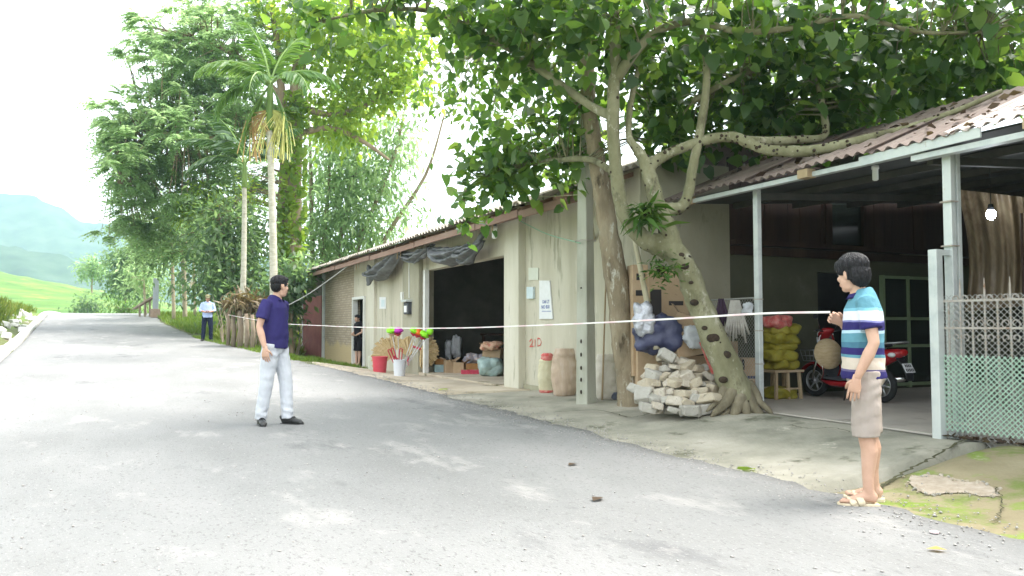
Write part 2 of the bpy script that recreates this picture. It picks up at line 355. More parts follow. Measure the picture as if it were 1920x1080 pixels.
def brickmat():
    m = bpy.data.materials.new('brick_wall'); m.use_nodes = True; t = m.node_tree; N = t.nodes; L = t.links; b = N['Principled BSDF']; b.inputs['Roughness'].default_value = .95
    tc = N.new('ShaderNodeTexCoord'); sx = N.new('ShaderNodeSeparateXYZ'); cx = N.new('ShaderNodeCombineXYZ'); L.new(tc.outputs['Object'], sx.inputs[0])
    L.new(sx.outputs[1], cx.inputs[0]); L.new(sx.outputs[2], cx.inputs[1])
    br = N.new('ShaderNodeTexBrick'); L.new(cx.outputs[0], br.inputs[0]); br.inputs['Scale'].default_value = 1; br.inputs['Brick Width'].default_value = .23; br.inputs['Row Height'].default_value = .075; br.inputs['Mortar Size'].default_value = .009
    br.inputs[1].default_value = (.33, .27, .19, 1); br.inputs[2].default_value = (.42, .35, .26, 1); br.inputs[3].default_value = (.24, .2, .15, 1)
    nz = N.new('ShaderNodeTexNoise'); nz.inputs['Scale'].default_value = 1.6; nz.inputs['Detail'].default_value = 6; L.new(tc.outputs['Object'], nz.inputs[0])
    ad = N.new('ShaderNodeMath'); ad.operation = 'MULTIPLY_ADD'; L.new(sx.outputs[2], ad.inputs[0]); ad.inputs[1].default_value = -1.6; L.new(nz.outputs[0], ad.inputs[2])
    mr = N.new('ShaderNodeMapRange'); L.new(ad.outputs[0], mr.inputs[0]); mr.inputs[1].default_value = -.55; mr.inputs[2].default_value = -.35
    mm = N.new('ShaderNodeMix'); mm.data_type = 'RGBA'; L.new(mr.outputs[0], mm.inputs[0]); L.new(br.outputs[0], mm.inputs[6]); mm.inputs[7].default_value = (.46, .36, .2, 1)   # rendered plinth
    L.new(mm.outputs[2], b.inputs['Base Color'])
    bp = N.new('ShaderNodeBump'); bp.inputs['Strength'].default_value = .5; bp.inputs['Distance'].default_value = .015; L.new(br.outputs[1], bp.inputs['Height']); bp.invert = True; L.new(bp.outputs[0], b.inputs['Normal']); return m
M_brick = brickmat()
SB = thing('shop_building', 'long low roadside shop building with cream plaster front and corrugated roof', 'building', (6.1, 8.9, 0))
def bx(name, m, x0, x1, y0, y1, z0, z1, par=None, bevel=0, top=None):
    mb = MB(); mb.box(((x0 + x1) / 2, (y0 + y1) / 2, (z0 + z1) / 2), (x1 - x0, y1 - y0, z1 - z0)); return mb.build(name, m, par or SB, bevel=bevel)
RZ0, RX0, RS = 3.14, 5.5, .37            # eave height, eave x, slope
def rz(x): return RZ0 + (x - RX0) * RS - .06
def wallseg(name, m, y0, y1, x0=6.2, th=.2, z0=-.35):
    mb = MB(); a, b = rz(x0), rz(x0 + th); mb.add([(x0, y0, z0), (x0 + th, y0, z0), (x0 + th, y0, b), (x0, y0, a), (x0, y1, z0), (x0 + th, y1, z0), (x0 + th, y1, b), (x0, y1, a)],
        [(0, 1, 2, 3), (7, 6, 5, 4), (0, 4, 5, 1), (1, 5, 6, 2), (2, 6, 7, 3), (3, 7, 4, 0)]); return mb.build(name, m, SB)
wallseg('wall', M_plaster, 9.1, 12.65, 6.25)
bx('pillar', M_pillar, 6.11, 6.5, 12.65, 13.26, -.35, rz(6.11), bevel=.012)
mb = MB(); mb.box((6.33, 15.68, 2.93), (.22, 4.84, .86)); mb.build('lintel', M_plaster, SB, bevel=.01)
bx('pillar', M_plaster2, 6.11, 6.5, 18.1, 19.35, -.35, rz(6.11), bevel=.012)
wallseg('wall', M_plaster, 19.35, 22.0)
bx('pillar', M_pillar, 6.11, 6.45, 22.0, 22.75, -.35, rz(6.11), bevel=.012)
wallseg('wall', M_plaster, 22.75, 23.2); 
o = wallseg('wall', M_plaster, 23.2, 24.6, z0=2.08)
wallseg('brick_wall', M_brick, 24.6, 28.7)
# door in the brick bay
for y in (23.24, 24.56): bx('door_jamb', M_white, 6.14, 6.3, y - .045, y + .045, -.1, 2.08)
bx('door_head', M_white, 6.14, 6.3, 23.285, 24.515, 2.0, 2.08)
bx('door_step', M_sand, 5.95, 6.35, 23.1, 24.7, -.3, -.03, bevel=.01)
# side bay with maroon sheet door
bx('bay_post', M_steel, 6.12, 6.2, 28.72, 28.86, -.35, 3.2); bx('bay_post', M_steel, 6.12, 6.18, 32.62, 32.7, -.35, 3.15)
bx('sheet_door', M_maroon, 6.16, 6.2, 29.15, 32.6, -.12, 2.3)
# shop opening: side frame and folded shutter
bx('shutter_frame', M_white, 6.14, 6.24, 17.72, 17.84, .02, 2.5); bx('shutter_frame', M_oldsteel, 6.2, 6.34, 17.95, 18.07, .02, 2.5)
bx('skirting', mat('skirting', [(.3, .28, .19), (.38, .36, .26)], 3, .95), 6.2, 6.248, 9.12, 12.64, -.2, .17)
# inside walls
bx('inner_wall', M_shadeplaster, 6.58, 13.8, 12.52, 12.66, -.2, 3.3); bx('inner_wall', M_shadeplaster, 6.52, 13.8, 19.2, 19.34, -.2, 3.3)
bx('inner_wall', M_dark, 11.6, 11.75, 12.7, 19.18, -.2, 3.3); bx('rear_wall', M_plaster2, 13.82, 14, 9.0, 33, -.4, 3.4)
bx('inner_wall', M_shadeplaster, 6.42, 13.8, 28.74, 28.9, -.2, 3.3); bx('end_wall', M_plaster2, 6.42, 13.8, 32.8, 33, -.4, 3.3)
# end wall under the lean-to (door and timber boarding above)
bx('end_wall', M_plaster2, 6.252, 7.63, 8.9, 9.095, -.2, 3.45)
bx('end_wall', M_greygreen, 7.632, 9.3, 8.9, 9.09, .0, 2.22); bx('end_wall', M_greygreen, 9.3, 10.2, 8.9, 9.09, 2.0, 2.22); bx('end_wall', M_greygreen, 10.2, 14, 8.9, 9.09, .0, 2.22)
bx('wall_beam', M_darkwood, 7.64, 14, 8.82, 8.94, 2.2, 2.32); bx('wall_beam', M_darkwood, 7.64, 14, 8.78, 8.92, 2.34, 2.41)
y = 0; x = 7.64
while x < 13.8:
    if not (9.55 < x < 10.3):
        mb = MB(); dz = random.uniform(-.008, .008); mb.box((x + .112, 8.95 + dz, 3.0), (.218, .03, 1.2)); mb.build('board', M_darkwood, SB)
    x += .225
bx('window_frame', M_darkwood, 9.5, 9.56, 8.9, 8.99, 2.4, 3.5); bx('window_frame', M_darkwood, 10.3, 10.36, 8.9, 8.99, 2.4, 3.5)
bx('window_dark_fill', M_glassd, 9.56, 10.3, 8.955, 8.965, 2.42, 3.5)  # dark sheet added so the lit wall behind the opening doesn't show
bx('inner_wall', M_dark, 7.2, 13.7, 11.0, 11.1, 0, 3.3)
# glazed green door leaf standing open against the end wall
gx0, gx1 = 10.55, 11.75
gd = bx('door_frame', M_green, gx0, gx0 + .05, 8.78, 8.85, .22, 1.98)
for a in (gx0 + .56, gx1 - .05): bx('door_frame', M_green, a, a + .045, 8.78, 8.85, .22, 1.98)
for z in (1.93, 1.28, .85, .25): bx('door_rail', M_green, gx0 + .05, gx1 - .05, 8.785, 8.845, z, z + .045)
for a, b in ((gx0 + .05, gx0 + .56), (gx0 + .605, gx1 - .05)):
    for z0, z1 in ((.3, .85), (.9, 1.28), (1.33, 1.93)): bx('pane', M_glassd, a, b, 8.81, 8.82, z0, z1)
# roof of corrugated sheets
def corr(width, length, period, amp, th, k=8):
    mb = MB(); n = int(width / period * k); vs = []
    for i in range(n + 1):
        y = width * i / n; z = amp * math.cos(2 * pi * y / period)
        for s, zz in ((0, z), (length, z), (length, z - th), (0, z - th)): vs.append((s, y, zz))
    fs = []
    for i in range(n):
        for a in range(4): fs.append((i * 4 + a, i * 4 + (a + 1) % 4, (i + 1) * 4 + (a + 1) % 4, (i + 1) * 4 + a))
    fs += [(0, 3, 2, 1), tuple(n * 4 + a for a in range(4))]; mb.add(vs, fs); return mb.mesh('roof_sheet', smooth=False)
sheet = corr(1.08, 5.45, .18, .027, .008); sheet.materials.append(M_fibro)
y = 8.55; k = 0
while y < 33.3:
    o = bpy.data.objects.new('roof_sheet', sheet); C.objects.link(o); o.parent = SB
    cut = .43 if y < 10 else 0; o.location = V((RX0 + cut + random.uniform(-.03, .03), y, RZ0 + cut * RS + .012 * (k % 2))) - SB.location; o.rotation_euler = (random.uniform(-.006, .006), -math.atan(RS), 0); y += .99; k += 1
mb = MB(); mb.grid(lambda u, v: V((10.4 + 5 * u, 8.55 + 25 * v, rz(10.4) + .08 - 5 * RS * u)), 1, 24); mb.grid(lambda u, v: V((10.4 + 5 * u, 8.55 + 25 * v, rz(10.4) + .05 - 5 * RS * u)), 1, 24); mb.build('rear_roof', M_fibro, SB, fix=False)
for y0, y1, dz in ((10.05, 11.6, -.04), (11.64, 13.4, .0), (13.45, 16.9, -.02), (16.95, 20.6, -.03), (20.7, 24.6, -.02), (24.7, 28.9, -.02)):
    mb = MB(); mb.bar((5.62, y0, 3.02 + dz), (5.62, y1, 3.02 + dz + random.uniform(-.02, .02)), .12, .03, up=(1, 0, 0)); mb.build('fascia_board', M_fascia, SB)
y = 9.3
while y < 32:
    mb = MB(); mb.bar((5.65, y, rz(5.65) - .06), (6.6, y, rz(6.6) - .06), .09, .06); mb.build('rafter', M_fascia, SB); y += 1.15
for y, z in ((12.9, 2.95), (13.25, 2.96), (18.3, 2.92), (18.55, 2.9), (22.5, 2.9), (22.2, 2.92)):
    mb = MB(); mb.bar((5.72, y, z - .1), (5.74, y + .03, z + .12), .035, .02); mb.build('batten_end', M_rawwood, SB)
bx('roof_beam', M_fascia, 5.95, 6.05, 9.2, 29, rz(6) - .2, rz(6) - .1)
# ------------------------------------------------------------------ lean-to shed (right)
LT = thing('lean_to_shed', 'open steel lean-to with red corrugated roof beside the shop', 'shed', (6.67, 7.2, .2))
p1 = at_x(1425, 768, 6.67); p2 = at_x(1789, 740, 6.62); pg = at_z(1762, 821, .2)
AX, AZ, AS = 6.38, 2.86, .42
mb = MB(); mb.box((p1.x, p1.y, 1.5), (.065, .075, 2.64)); mb.build('post', M_steel, LT, bevel=.006)
mb = MB(); mb.box((p2.x, p2.y, 1.48), (.06, .085, 2.6)); mb.build('post', M_steel, LT, bevel=.006)
mb = MB(); mb.box((p2.x + .1, p2.y + .0, 1.48), (.05, .06, 2.6)); mb.build('post', M_steel, LT, bevel=.006)
for pp, zz in ((p1, .74), (p1, 1.13), (p1, 1.5), (p2, 1.9), (p2, 2.3)):
    mb = MB(); mb.box((pp.x, pp.y, zz), (.105 if pp is p2 else .075, .108 if pp is p2 else .085, .012)); mb.build('weld_band', M_oldsteel, LT)
mb = MB(); mb.bar((6.5, 8.7, 2.79), (6.5, 4.95, 2.79), .08, .05); mb.build('beam', M_steel, LT)
mb = MB(); mb.bar((6.52, 5.05, 2.73), (6.52, -2.6, 2.73), .1, .05); mb.build('beam', M_steel, LT)
mb = MB(); mb.bar((6.44, 5.6, 2.8), (6.44, 4.35, 2.82), .09, .02, up=(1, 0, 0)); mb.build('beam_splice', M_steel, LT)
for yy in (8.3, 6.3, 3.9): 
    mb = MB(); mb.box((6.45, yy, 2.8), (.12, .14, .09)); mb.build('beam_end', M_rawwood, LT)
sh2 = corr(.92, 2.15, .13, .018, .006); sh2.materials.append(M_redroof)
sh3 = corr(.92, 2.15, .13, .018, .006); M_greyroof = mat('grey_roof_sheet', [(.3, .24, .22), (.4, .34, .31), (.46, .41, .38)], 1.6, .9, .25, 20, spots=((.12, .1, .08), 5, .6)); sh3.materials.append(M_greyroof)
y = 7.95; k = 0
while y > -3:
    o = bpy.data.objects.new('roof_sheet', sh3 if y < 4.4 else sh2); C.objects.link(o); o.parent = LT
    o.location = V((AX + random.uniform(-.05, .04), y, AZ + .012 * (k % 2))) - LT.location; o.rotation_euler = (random.uniform(-.008, .008), -math.atan(AS), 0); y -= .84; k += 1
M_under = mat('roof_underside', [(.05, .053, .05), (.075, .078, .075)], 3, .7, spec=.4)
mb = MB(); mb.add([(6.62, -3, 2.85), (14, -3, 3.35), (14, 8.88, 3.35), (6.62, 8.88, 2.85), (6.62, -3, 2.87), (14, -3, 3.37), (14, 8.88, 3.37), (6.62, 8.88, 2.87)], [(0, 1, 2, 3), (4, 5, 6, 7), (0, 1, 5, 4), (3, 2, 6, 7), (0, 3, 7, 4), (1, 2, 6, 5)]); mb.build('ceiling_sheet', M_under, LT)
for x in (7.6, 8.7, 9.8, 10.9, 12.0, 13.1):
    mb = MB(); z = 2.85 + (x - 6.62) * .0678 - .05; mb.bar((x, -2.9, z), (x, 8.75, z), .06, .08); mb.build('purlin', M_darksteel, LT)
for y in (7.3, 5.0, 2.4, 0):
    mb = MB(); mb.bar((6.66, y, 2.72), (13.8, y, 3.17), .06, .08); mb.build('rafter', M_darksteel, LT)
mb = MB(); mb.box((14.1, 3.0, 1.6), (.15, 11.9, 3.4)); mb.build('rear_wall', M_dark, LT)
mb = MB(); mb.box((11.2, -2.95, 1.6), (5.6, .12, 3.4)); mb.build('added_shade_wall', M_greygreen, LT)  # unseen end wall, added to keep daylight out of the lean-to
# frame of the gate: short post joined to the shed post
mb = MB(); zt = at_dep(1762, 468, dep(pg)).z
mb.box((pg.x, pg.y, (zt + .14) / 2), (.085, .085, zt - .14)); mb.build('gate_post', M_steel, LT, bevel=.006)
mb = MB(); mb.bar((pg.x, pg.y, zt - .025), (p2.x, p2.y, zt - .025), .05, .05); mb.build('gate_rail', M_steel, LT)
# ------------------------------------------------------------------ vegetation helpers
HEART = (np.array([(0, 0, 0), (.42, 0, -.02), (1.0, 0, -.16), (-.1, .27, .05), (.22, .44, .07), (.68, .27, .0), (-.1, -.27, .05), (.22, -.44, .07), (.68, -.27, .0)]),
         [(0, 1, 4, 3), (1, 2, 5, 4), (0, 6, 7, 1), (1, 7, 8, 2)])
BLADE = (np.array([(0, 0, 0), (.4, .16, .03), (1, 0, -.12), (.4, -.16, .03)]), [(0, 1, 2, 3)])
WIDE = (np.array([(0, 0, 0), (.45, .3, .05), (1, 0, -.1), (.45, -.3, .05)]), [(0, 1, 2, 3)])
STRAP = (np.array([(0, .06, 0), (0, -.06, 0), (.5, -.08, .1), (.5, .08, .1), (1, .01, -.1), (1, -.01, -.1)]), [(0, 1, 2, 3), (3, 2, 5, 4)])
def leaves(name, pos, axis, size, tmpl, parent, m, tint=None, up=None, width=1.0):
    pos = np.asarray(pos, float); axis = np.asarray(axis, float); n = len(pos)
    axis /= np.linalg.norm(axis, axis=1, keepdims=True) + 1e-9
    if up is None: up = rng.normal(0, .55, (n, 3)) + np.array([0, 0, 1.0])
    s = np.cross(up, axis); s /= np.linalg.norm(s, axis=1, keepdims=True) + 1e-9; u = np.cross(axis, s)
    tv, tf = tmpl; k = len(tv); size = np.broadcast_to(np.asarray(size, float), (n,))[:, None, None]
    vv = pos[:, None, :] + size * (tv[None, :, 0:1] * axis[:, None] + width * tv[None, :, 1:2] * s[:, None] + tv[None, :, 2:3] * u[:, None])
    ff = (np.array(tf)[None] + (np.arange(n) * k)[:, None, None]).reshape(-1, len(tf[0]))
    off = np.array(base_of(parent)); me = np_mesh(name, vv.reshape(-1, 3) - off, ff)
    if tint is None: tint = rng.random(n)
    at = me.attributes.new('tint', 'FLOAT', 'FACE'); at.data.foreach_set('value', np.repeat(np.clip(tint, 0, 1), len(tf)).astype(np.float32))
    return link(name, me, parent, m)
def blob_clusters(blobs, clump=1.0):
    """blobs: (centre, (rx,ry,rz), n) -> cluster centres, outward directions; more towards the outside"""
    P, O = [], []
    for c, r, n in blobs:
        d = rng.normal(size=(n, 3)); d /= np.linalg.norm(d, axis=1, keepdims=True); t = rng.random(n) ** .45
        P.append(np.array(c) + d * np.array(r) * t[:, None]); O.append(d * .8 + rng.normal(0, .35, (n, 3)))
    return np.vstack(P), np.vstack(O)
def pxblob(px, py, D, rpx, rpy, n, rd=None):
    c = at_dep(px, py, D); k = D / FPX; rx, rz = rpx * k, rpy * k; rd = rd or (rx + rz) / 2
    return (c, (rx, rd, rz), n)
def blobs_world(L):
    """orient the ellipsoid's first axis along the camera's right, second along its view direction"""
    P, O = [], []
    for c, r, n in L:
        d = rng.normal(size=(n, 3)); d /= np.linalg.norm(d, axis=1, keepdims=True); t = rng.random(n) ** .45
        q = d * np.array(r) * t[:, None]; R = np.array([RT, FW, (0, 0, 1)])
        P.append(np.array(c) + q @ R); O.append(d @ R + rng.normal(0, .35, (n, 3)))
    return np.vstack(P), np.vstack(O)
def spread(P, O, k, rc, droop=.4, size=(.1, .16), jit=.7):
    n = len(P); pos = np.repeat(P, k, 0) + rng.normal(0, rc, (n * k, 3)); ax = np.repeat(O, k, 0) + rng.normal(0, jit, (n * k, 3)) + np.array([0, 0, -droop])
    return pos, ax, rng.uniform(size[0], size[1], n * k)
def pinnate(P, O, k, length, droop=.35, lsize=.12, rows=8):
    """feathery sprays: leaflets in two rows along an arching stalk"""
    pos, ax, up, sz, tn = [], [], [], [], []
    for p, o in zip(P, O):
        tint0 = rng.random()
        for q in range(k):
            d = o + rng.normal(0, .6, 3); d[2] = d[2] * .5 - droop * .3; d /= np.linalg.norm(d) + 1e-9
            s = np.cross(d, (0, 0, 1.)); s /= np.linalg.norm(s) + 1e-9; L = length * rng.uniform(.7, 1.25)
            for i in range(rows):
                t = (i + 1) / rows; c = p + d * L * t + np.array([0, 0, -droop * L * t * t])
                for sg in (-1, 1):
                    pos.append(c); ax.append(s * sg + d * .45 + np.array([0, 0, -.35])); sz.append(lsize * (1.1 - .5 * t)); tn.append(tint0 * .7 + rng.random() * .3)
    return np.array(pos), np.array(ax), np.array(sz), np.array(tn)
def limb(mb, pts, n=10, k=5, wob=.0):
    sp = spline(pts, k); b0 = len(mb.v); N = n if sp[0][3] < .06 else n * 2; mb.tube([p[:3] for p in sp], [max(.003, p[3]) for p in sp], N)
    for i, p in enumerate(sp):          # bark is lumpy, not a smooth pipe
        c = V(p[:3])
        for q in range(N):
            v = V(mb.v[b0 + i * N + q]); d = v - c; f = 1 + .16 * noise.noise(v * (1.1 / max(.05, p[3]))) + .09 * noise.noise(v * 19); mb.v[b0 + i * N + q] = tuple(c + d * f)
    return sp
def twigs(mb, limbs, P, r0=.012, frac=1.0, n=4, maxd=99):
    L = np.array([p[:3] for l in limbs for p in l])
    for c in P:
        if random.random() > frac: continue
        d = np.linalg.norm(L - c, axis=1) + .35 * np.maximum(0, L[:, 2] - c[2]); b = L[int(np.argmin(d))]
        if np.linalg.norm(c - b) > maxd: continue
        m = (b + c) / 2 + np.array([random.uniform(-.1, .1), random.uniform(-.1, .1), np.linalg.norm(c - b) * .12])
        mb.tube([b, m, c], [r0 * 1.6, r0, r0 * .4], n, cap=False)
def px4(px, py, D, wpx): p = at_dep(px, py, D); return (p.x, p.y, p.z, wpx / 2 * D / FPX)
M_figbark = mat('fig_bark', [(.13, .125, .065), (.21, .2, .12), (.29, .28, .18)], 3.5, .9, .5, 30, stretch=(1, 1, .6), spots=[((.38, .36, .28), 9, .58), ((.11, .1, .06), 3.0, .57), ((.06, .05, .035), 7, .61)])
M_bark = mat('bark', [(.15, .12, .08), (.26, .21, .14), (.36, .31, .22)], 4, .95, .7, 30, stretch=(1, 1, .35), spots=[((.5, .48, .4), 11, .57), ((.07, .055, .035), 5, .6)])
M_farbark = mat('far_bark', [(.2, .15, .09), (.3, .24, .16)], 3, .95, .4, 15, stretch=(1, 1, .3))
Rn0 = random.Random(21)
M_figroot = mat('fig_root', [(.1, .085, .055), (.19, .165, .11), (.28, .25, .18)], 5, .95, .8, 30, stretch=(1, 1, .4))
M_palebark = mat('pale_bark', [(.34, .28, .19), (.46, .4, .29)], 3, .95, .4, 15, stretch=(1, 1, .3))
M_scar = mat('fig_scar', [(.025, .018, .012), (.06, .042, .028)], 20, .95, .8, 60)
M_figleaf = leafmat('fig_leaf', [(.025, .06, .022), (.04, .09, .028), (.06, .12, .035), (.09, .15, .05)], [(.09, .21, .025), (.15, .31, .035), (.24, .42, .045), (.38, .54, .07)], .45, .4, .4)
M_feather = leafmat('feather_leaf', [(.09, .15, .055), (.12, .19, .07), (.16, .24, .1)], [(.36, .55, .22), (.45, .65, .28), (.55, .72, .33)], .6)
M_brightleaf = leafmat('bright_leaf', [(.07, .13, .02), (.11, .19, .025), (.15, .22, .04)], [(.36, .56, .05), (.5, .68, .07), (.62, .75, .1)], .58)
M_darkleaf = leafmat('dark_leaf', [(.035, .075, .035), (.06, .105, .05), (.09, .14, .07)], [(.18, .32, .1), (.28, .44, .15), (.38, .54, .18)], .5)
M_palmleaf = leafmat('palm_leaf', [(.04, .1, .02), (.07, .15, .03), (.12, .2, .05)], [(.15, .3, .04), (.22, .4, .06), (.32, .48, .08)], .35)
M_palmdark = leafmat('palm_leaf_dark', [(.025, .06, .02), (.04, .09, .03), (.055, .11, .035)], None, .3)
M_fern = leafmat('fern_leaf', [(.03, .08, .015), (.06, .13, .02), (.1, .17, .04)], None, .35)
# ------------------------------------------------------------------ fig tree leaning over the lean-to
FD = 9.3; fb = at_z(1385, 772, .17)
FT = thing('fig_tree', 'leaning fig tree with pale trunk, dark knots and big heart-shaped leaves over the roofs', 'tree', fb)
mb = MB(); LM = []
FD2 = 9.0
def F(px, py, w, D=FD): return px4(px, py, D, w)
LM.append(limb(mb, [F(1396, 792, 78), F(1389, 758, 66), F(1370, 705, 56), F(1341, 640, 49), F(1307, 560, 46), F(1289, 508, 42), F(1262, 472, 46), F(1232, 458, 40), F(1203, 444, 33), F(1176, 412, 27), F(1161, 370, 26), F(1153, 292, 24), F(1149, 200, 24), F(1154, 110, 22), F(1151, 20, 20), F(1140, -90, 18)], 14))
LM.append(limb(mb, [F(1262, 474, 44), F(1252, 432, 36), F(1234, 388, 31), F(1219, 335, 28), F(1209, 303, 24), F(1196, 282, 18), F(1180, 256, 13), F(1182, 200, 11, 9.6), F(1200, 120, 10, 10), F(1235, 60, 9, 10.4), F(1260, -20, 8, 10.8)], 10))
LM.append(limb(mb, [F(1234, 390, 26), F(1256, 392, 24), F(1279, 387, 22), F(1291, 362, 20), F(1298, 320, 18), F(1309, 265, 17), F(1320, 200, 16), F(1325, 140, 14), F(1320, 80, 12), F(1308, 20, 11), F(1296, -60, 10)], 10))
def onroof(px, py, w, lift=.12):
    r = ray(px, py); t = (AZ - AX * AS + lift - EYE.z) / (r.z - AS * r.x); p = EYE + r * t; return (p.x, p.y, p.z, w / 2 * dep(p) / FPX)
LM.append(limb(mb, [F(1215, 320, 22), F(1232, 300, 21), F(1275, 279, 19), F(1330, 261, 19), F(1375, 257, 20, 9.2), F(1402, 268, 20, 9.1), F(1440, 281, 20, 9), F(1500, 284, 22, 8.8), F(1560, 276, 20, 8.6), F(1640, 256, 16, 8.4), F(1720, 234, 13, 8.2), F(1800, 205, 10, 8.0), F(1880, 170, 8, 7.8)], 9))
LM.append(limb(mb, [F(1390, 262, 18, 9.2), F(1440, 265, 18, 9.3), F(1500, 262, 17, 9.4), F(1545, 255, 14, 9.5), F(1545, 215, 13, 9.6), F(1535, 160, 12, 9.7), F(1520, 100, 10, 10), F(1500, 20, 8, 10.3)], 8))
LM.append(limb(mb, [F(1154, 150, 22), F(1185, 105, 20, 9.2), F(1230, 60, 16, 9.1), F(1300, 40, 14, 9.0), F(1390, 60, 12, 8.9), F(1500, 50, 11, 8.8), F(1600, 30, 10, 8.7), F(1720, 60, 8, 8.6), F(1840, 60, 6, 8.5)], 8))
LM.append(limb(mb, [F(1152, 220, 20), F(1110, 200, 16, 9.5), F(1040, 150, 15, 9.7), F(960, 95, 13, 9.9), F(890, 55, 11, 9.9), F(800, 20, 9, 9.8), F(700, 20, 8, 9.6), F(600, 40, 5, 9.4)], 8))
LM.append(limb(mb, [F(1300, 190, 12, 9.5), F(1370, 150, 11, 9.7), F(1470, 110, 10, 9.9), F(1580, 85, 8, 10.2), F(1700, 110, 6, 10.4), F(1800, 130, 5, 10.4)], 7))
LM.append(limb(mb, [F(1160, 330, 14, 9.4), F(1110, 300, 12, 10.3), F(1050, 300, 11, 11), F(980, 310, 10, 11.6), F(910, 330, 8, 12), F(860, 370, 6, 12.3)], 7))
FB = [pxblob(1250, 60, 9.6, 110, 70, 46, 1.0), pxblob(1130, 40, 9.2, 110, 60, 42, .9), pxblob(1000, 45, 9.6, 110, 60, 46, .9), pxblob(880, 40, 9.9, 90, 45, 26, .8), pxblob(1400, 55, 9.6, 120, 70, 52, 1.2),
      pxblob(1560, 60, 9.4, 120, 75, 56, 1.2), pxblob(1720, 60, 9.2, 120, 70, 56, 1.2), pxblob(1860, 60, 9.0, 100, 75, 44, 1.2), pxblob(1330, 170, 10.4, 110, 70, 46, .9), pxblob(1480, 170, 10.3, 120, 70, 50, .9),
      pxblob(1640, 170, 10.3, 120, 65, 46, .9), pxblob(1790, 150, 10, 110, 55, 40, .8), pxblob(1230, 200, 10.8, 70, 70, 34, .8), pxblob(1090, 190, 10.6, 60, 70, 22, .7), pxblob(1900, 130, 9.4, 60, 50, 22, .6),
      pxblob(1010, 295, 11.6, 90, 42, 40, .8), pxblob(925, 325, 12.0, 72, 45, 34, .8), pxblob(868, 392, 12.3, 22, 34, 7, .3), pxblob(1080, 290, 11.2, 50, 50, 20, .6), pxblob(980, 235, 11.2, 70, 40, 12, .6), pxblob(960, 130, 10, 70, 45, 14, .6),
      pxblob(700, 15, 9.6, 90, 30, 14, .5), pxblob(600, 35, 9.4, 40, 35, 9, .3), pxblob(1000, -110, 9, 400, 60, 50, 1.6), pxblob(1600, -110, 8.6, 400, 60, 60, 1.8), pxblob(1500, -420, 6.8, 500, 90, 70, 1.6), pxblob(1000, -520, 6.6, 300, 90, 40, 1.4), pxblob(1280, 255, 10.6, 70, 30, 22, .6), pxblob(1560, 235, 10.6, 90, 28, 26, .6), pxblob(1440, 225, 10.6, 90, 30, 26, .6)]
P, O = blobs_world(FB); twigs(mb, LM, P, .008, .7, maxd=1.5)
tr = mb.build('trunk', M_figbark, FT, smooth=True)
pos, ax, sz = spread(P, O, 10, .2, .55, (.07, .215), .85)
leaves('crown', pos, ax, sz, HEART, FT, M_figleaf, up=rng.normal(0, .5, (len(pos), 3)) + np.array([-.25, -.25, 1.0]))
# buttress roots
for (a, b, c, wd) in (((1376, 722), (1360, 756), (1343, 772), 22), ((1398, 728), (1410, 760), (1424, 776), 24), ((1386, 728), (1382, 762), (1376, 780), 26), ((1402, 716), (1424, 754), (1440, 768), 18), ((1368, 716), (1350, 748), (1334, 762), 15), ((1392, 736), (1398, 768), (1402, 784), 20), ((1380, 744), (1366, 770), (1352, 782), 16)):
    mb = MB(); dd = Rn0.uniform(-.04, .04); limb(mb, [F(*a, wd * 1.0, FD - .04 + dd), F((a[0] + b[0]) / 2 + Rn0.uniform(-5, 5), (a[1] + b[1]) / 2, wd * 1.1, FD - .1 + dd), F(*b, wd * .9, FD - .17 + dd), F(*c, wd * .6, FD - .24 + dd), F(c[0] + (c[0] - b[0]) * .6, c[1] + 10, wd * .2, FD - .26 + dd)], 8); mb.build('root', M_figroot, FT, smooth=True)
# old fruit scars: dark rough bosses on trunk and limbs
mbs = MB(); Rn = random.Random(3)
for li, sp in enumerate(LM):
    for i in range(2, len(sp) - 1):
        r = sp[i][3]
        if r < .03: continue
        for q in range(3 if li < 5 else 1):
            if Rn.random() > (.26 if li not in (3, 4) else .9): continue
            p = V(sp[i][:3]) + (V(sp[i + 1][:3]) - V(sp[i][:3])) * Rn.random(); t = (V(sp[i + 1][:3]) - V(sp[i][:3])).normalized()
            a = Rn.uniform(0, 2 * pi); n1 = t.orthogonal().normalized(); d = (n1 * math.cos(a) + t.cross(n1) * math.sin(a)); s = Rn.uniform(.007, .024)
            mbs.ell(p + d * (r - .004), (s, s, .014), d.to_track_quat('Z', 'Y').to_matrix(), 7, 4)
o = mbs.build('bark_scar', M_scar, FT, smooth=True); o['kind'] = 'stuff'
for px, py, wd in ((1337, 634, 17), (1302, 567, 12), (1321, 615, 8), (1361, 665, 14), (1356, 712, 12), (1296, 530, 7), (1284, 500, 12), (1277, 478, 9)):
    sp = min(LM[0], key=lambda q: (V(q[:3]) - at_dep(px, py, FD)).length); p = at_dep(px, py, FD - sp[3] * .93); d = (EYE - p).normalized(); s = wd * .62 * FD / FPX
    mb = MB(); mb.ell(p, (s * 1.15, s * .85, .02), d.to_track_quat('Z', 'Y').to_matrix(), 12, 6); mb.build('knot', M_scar, FT, smooth=True)
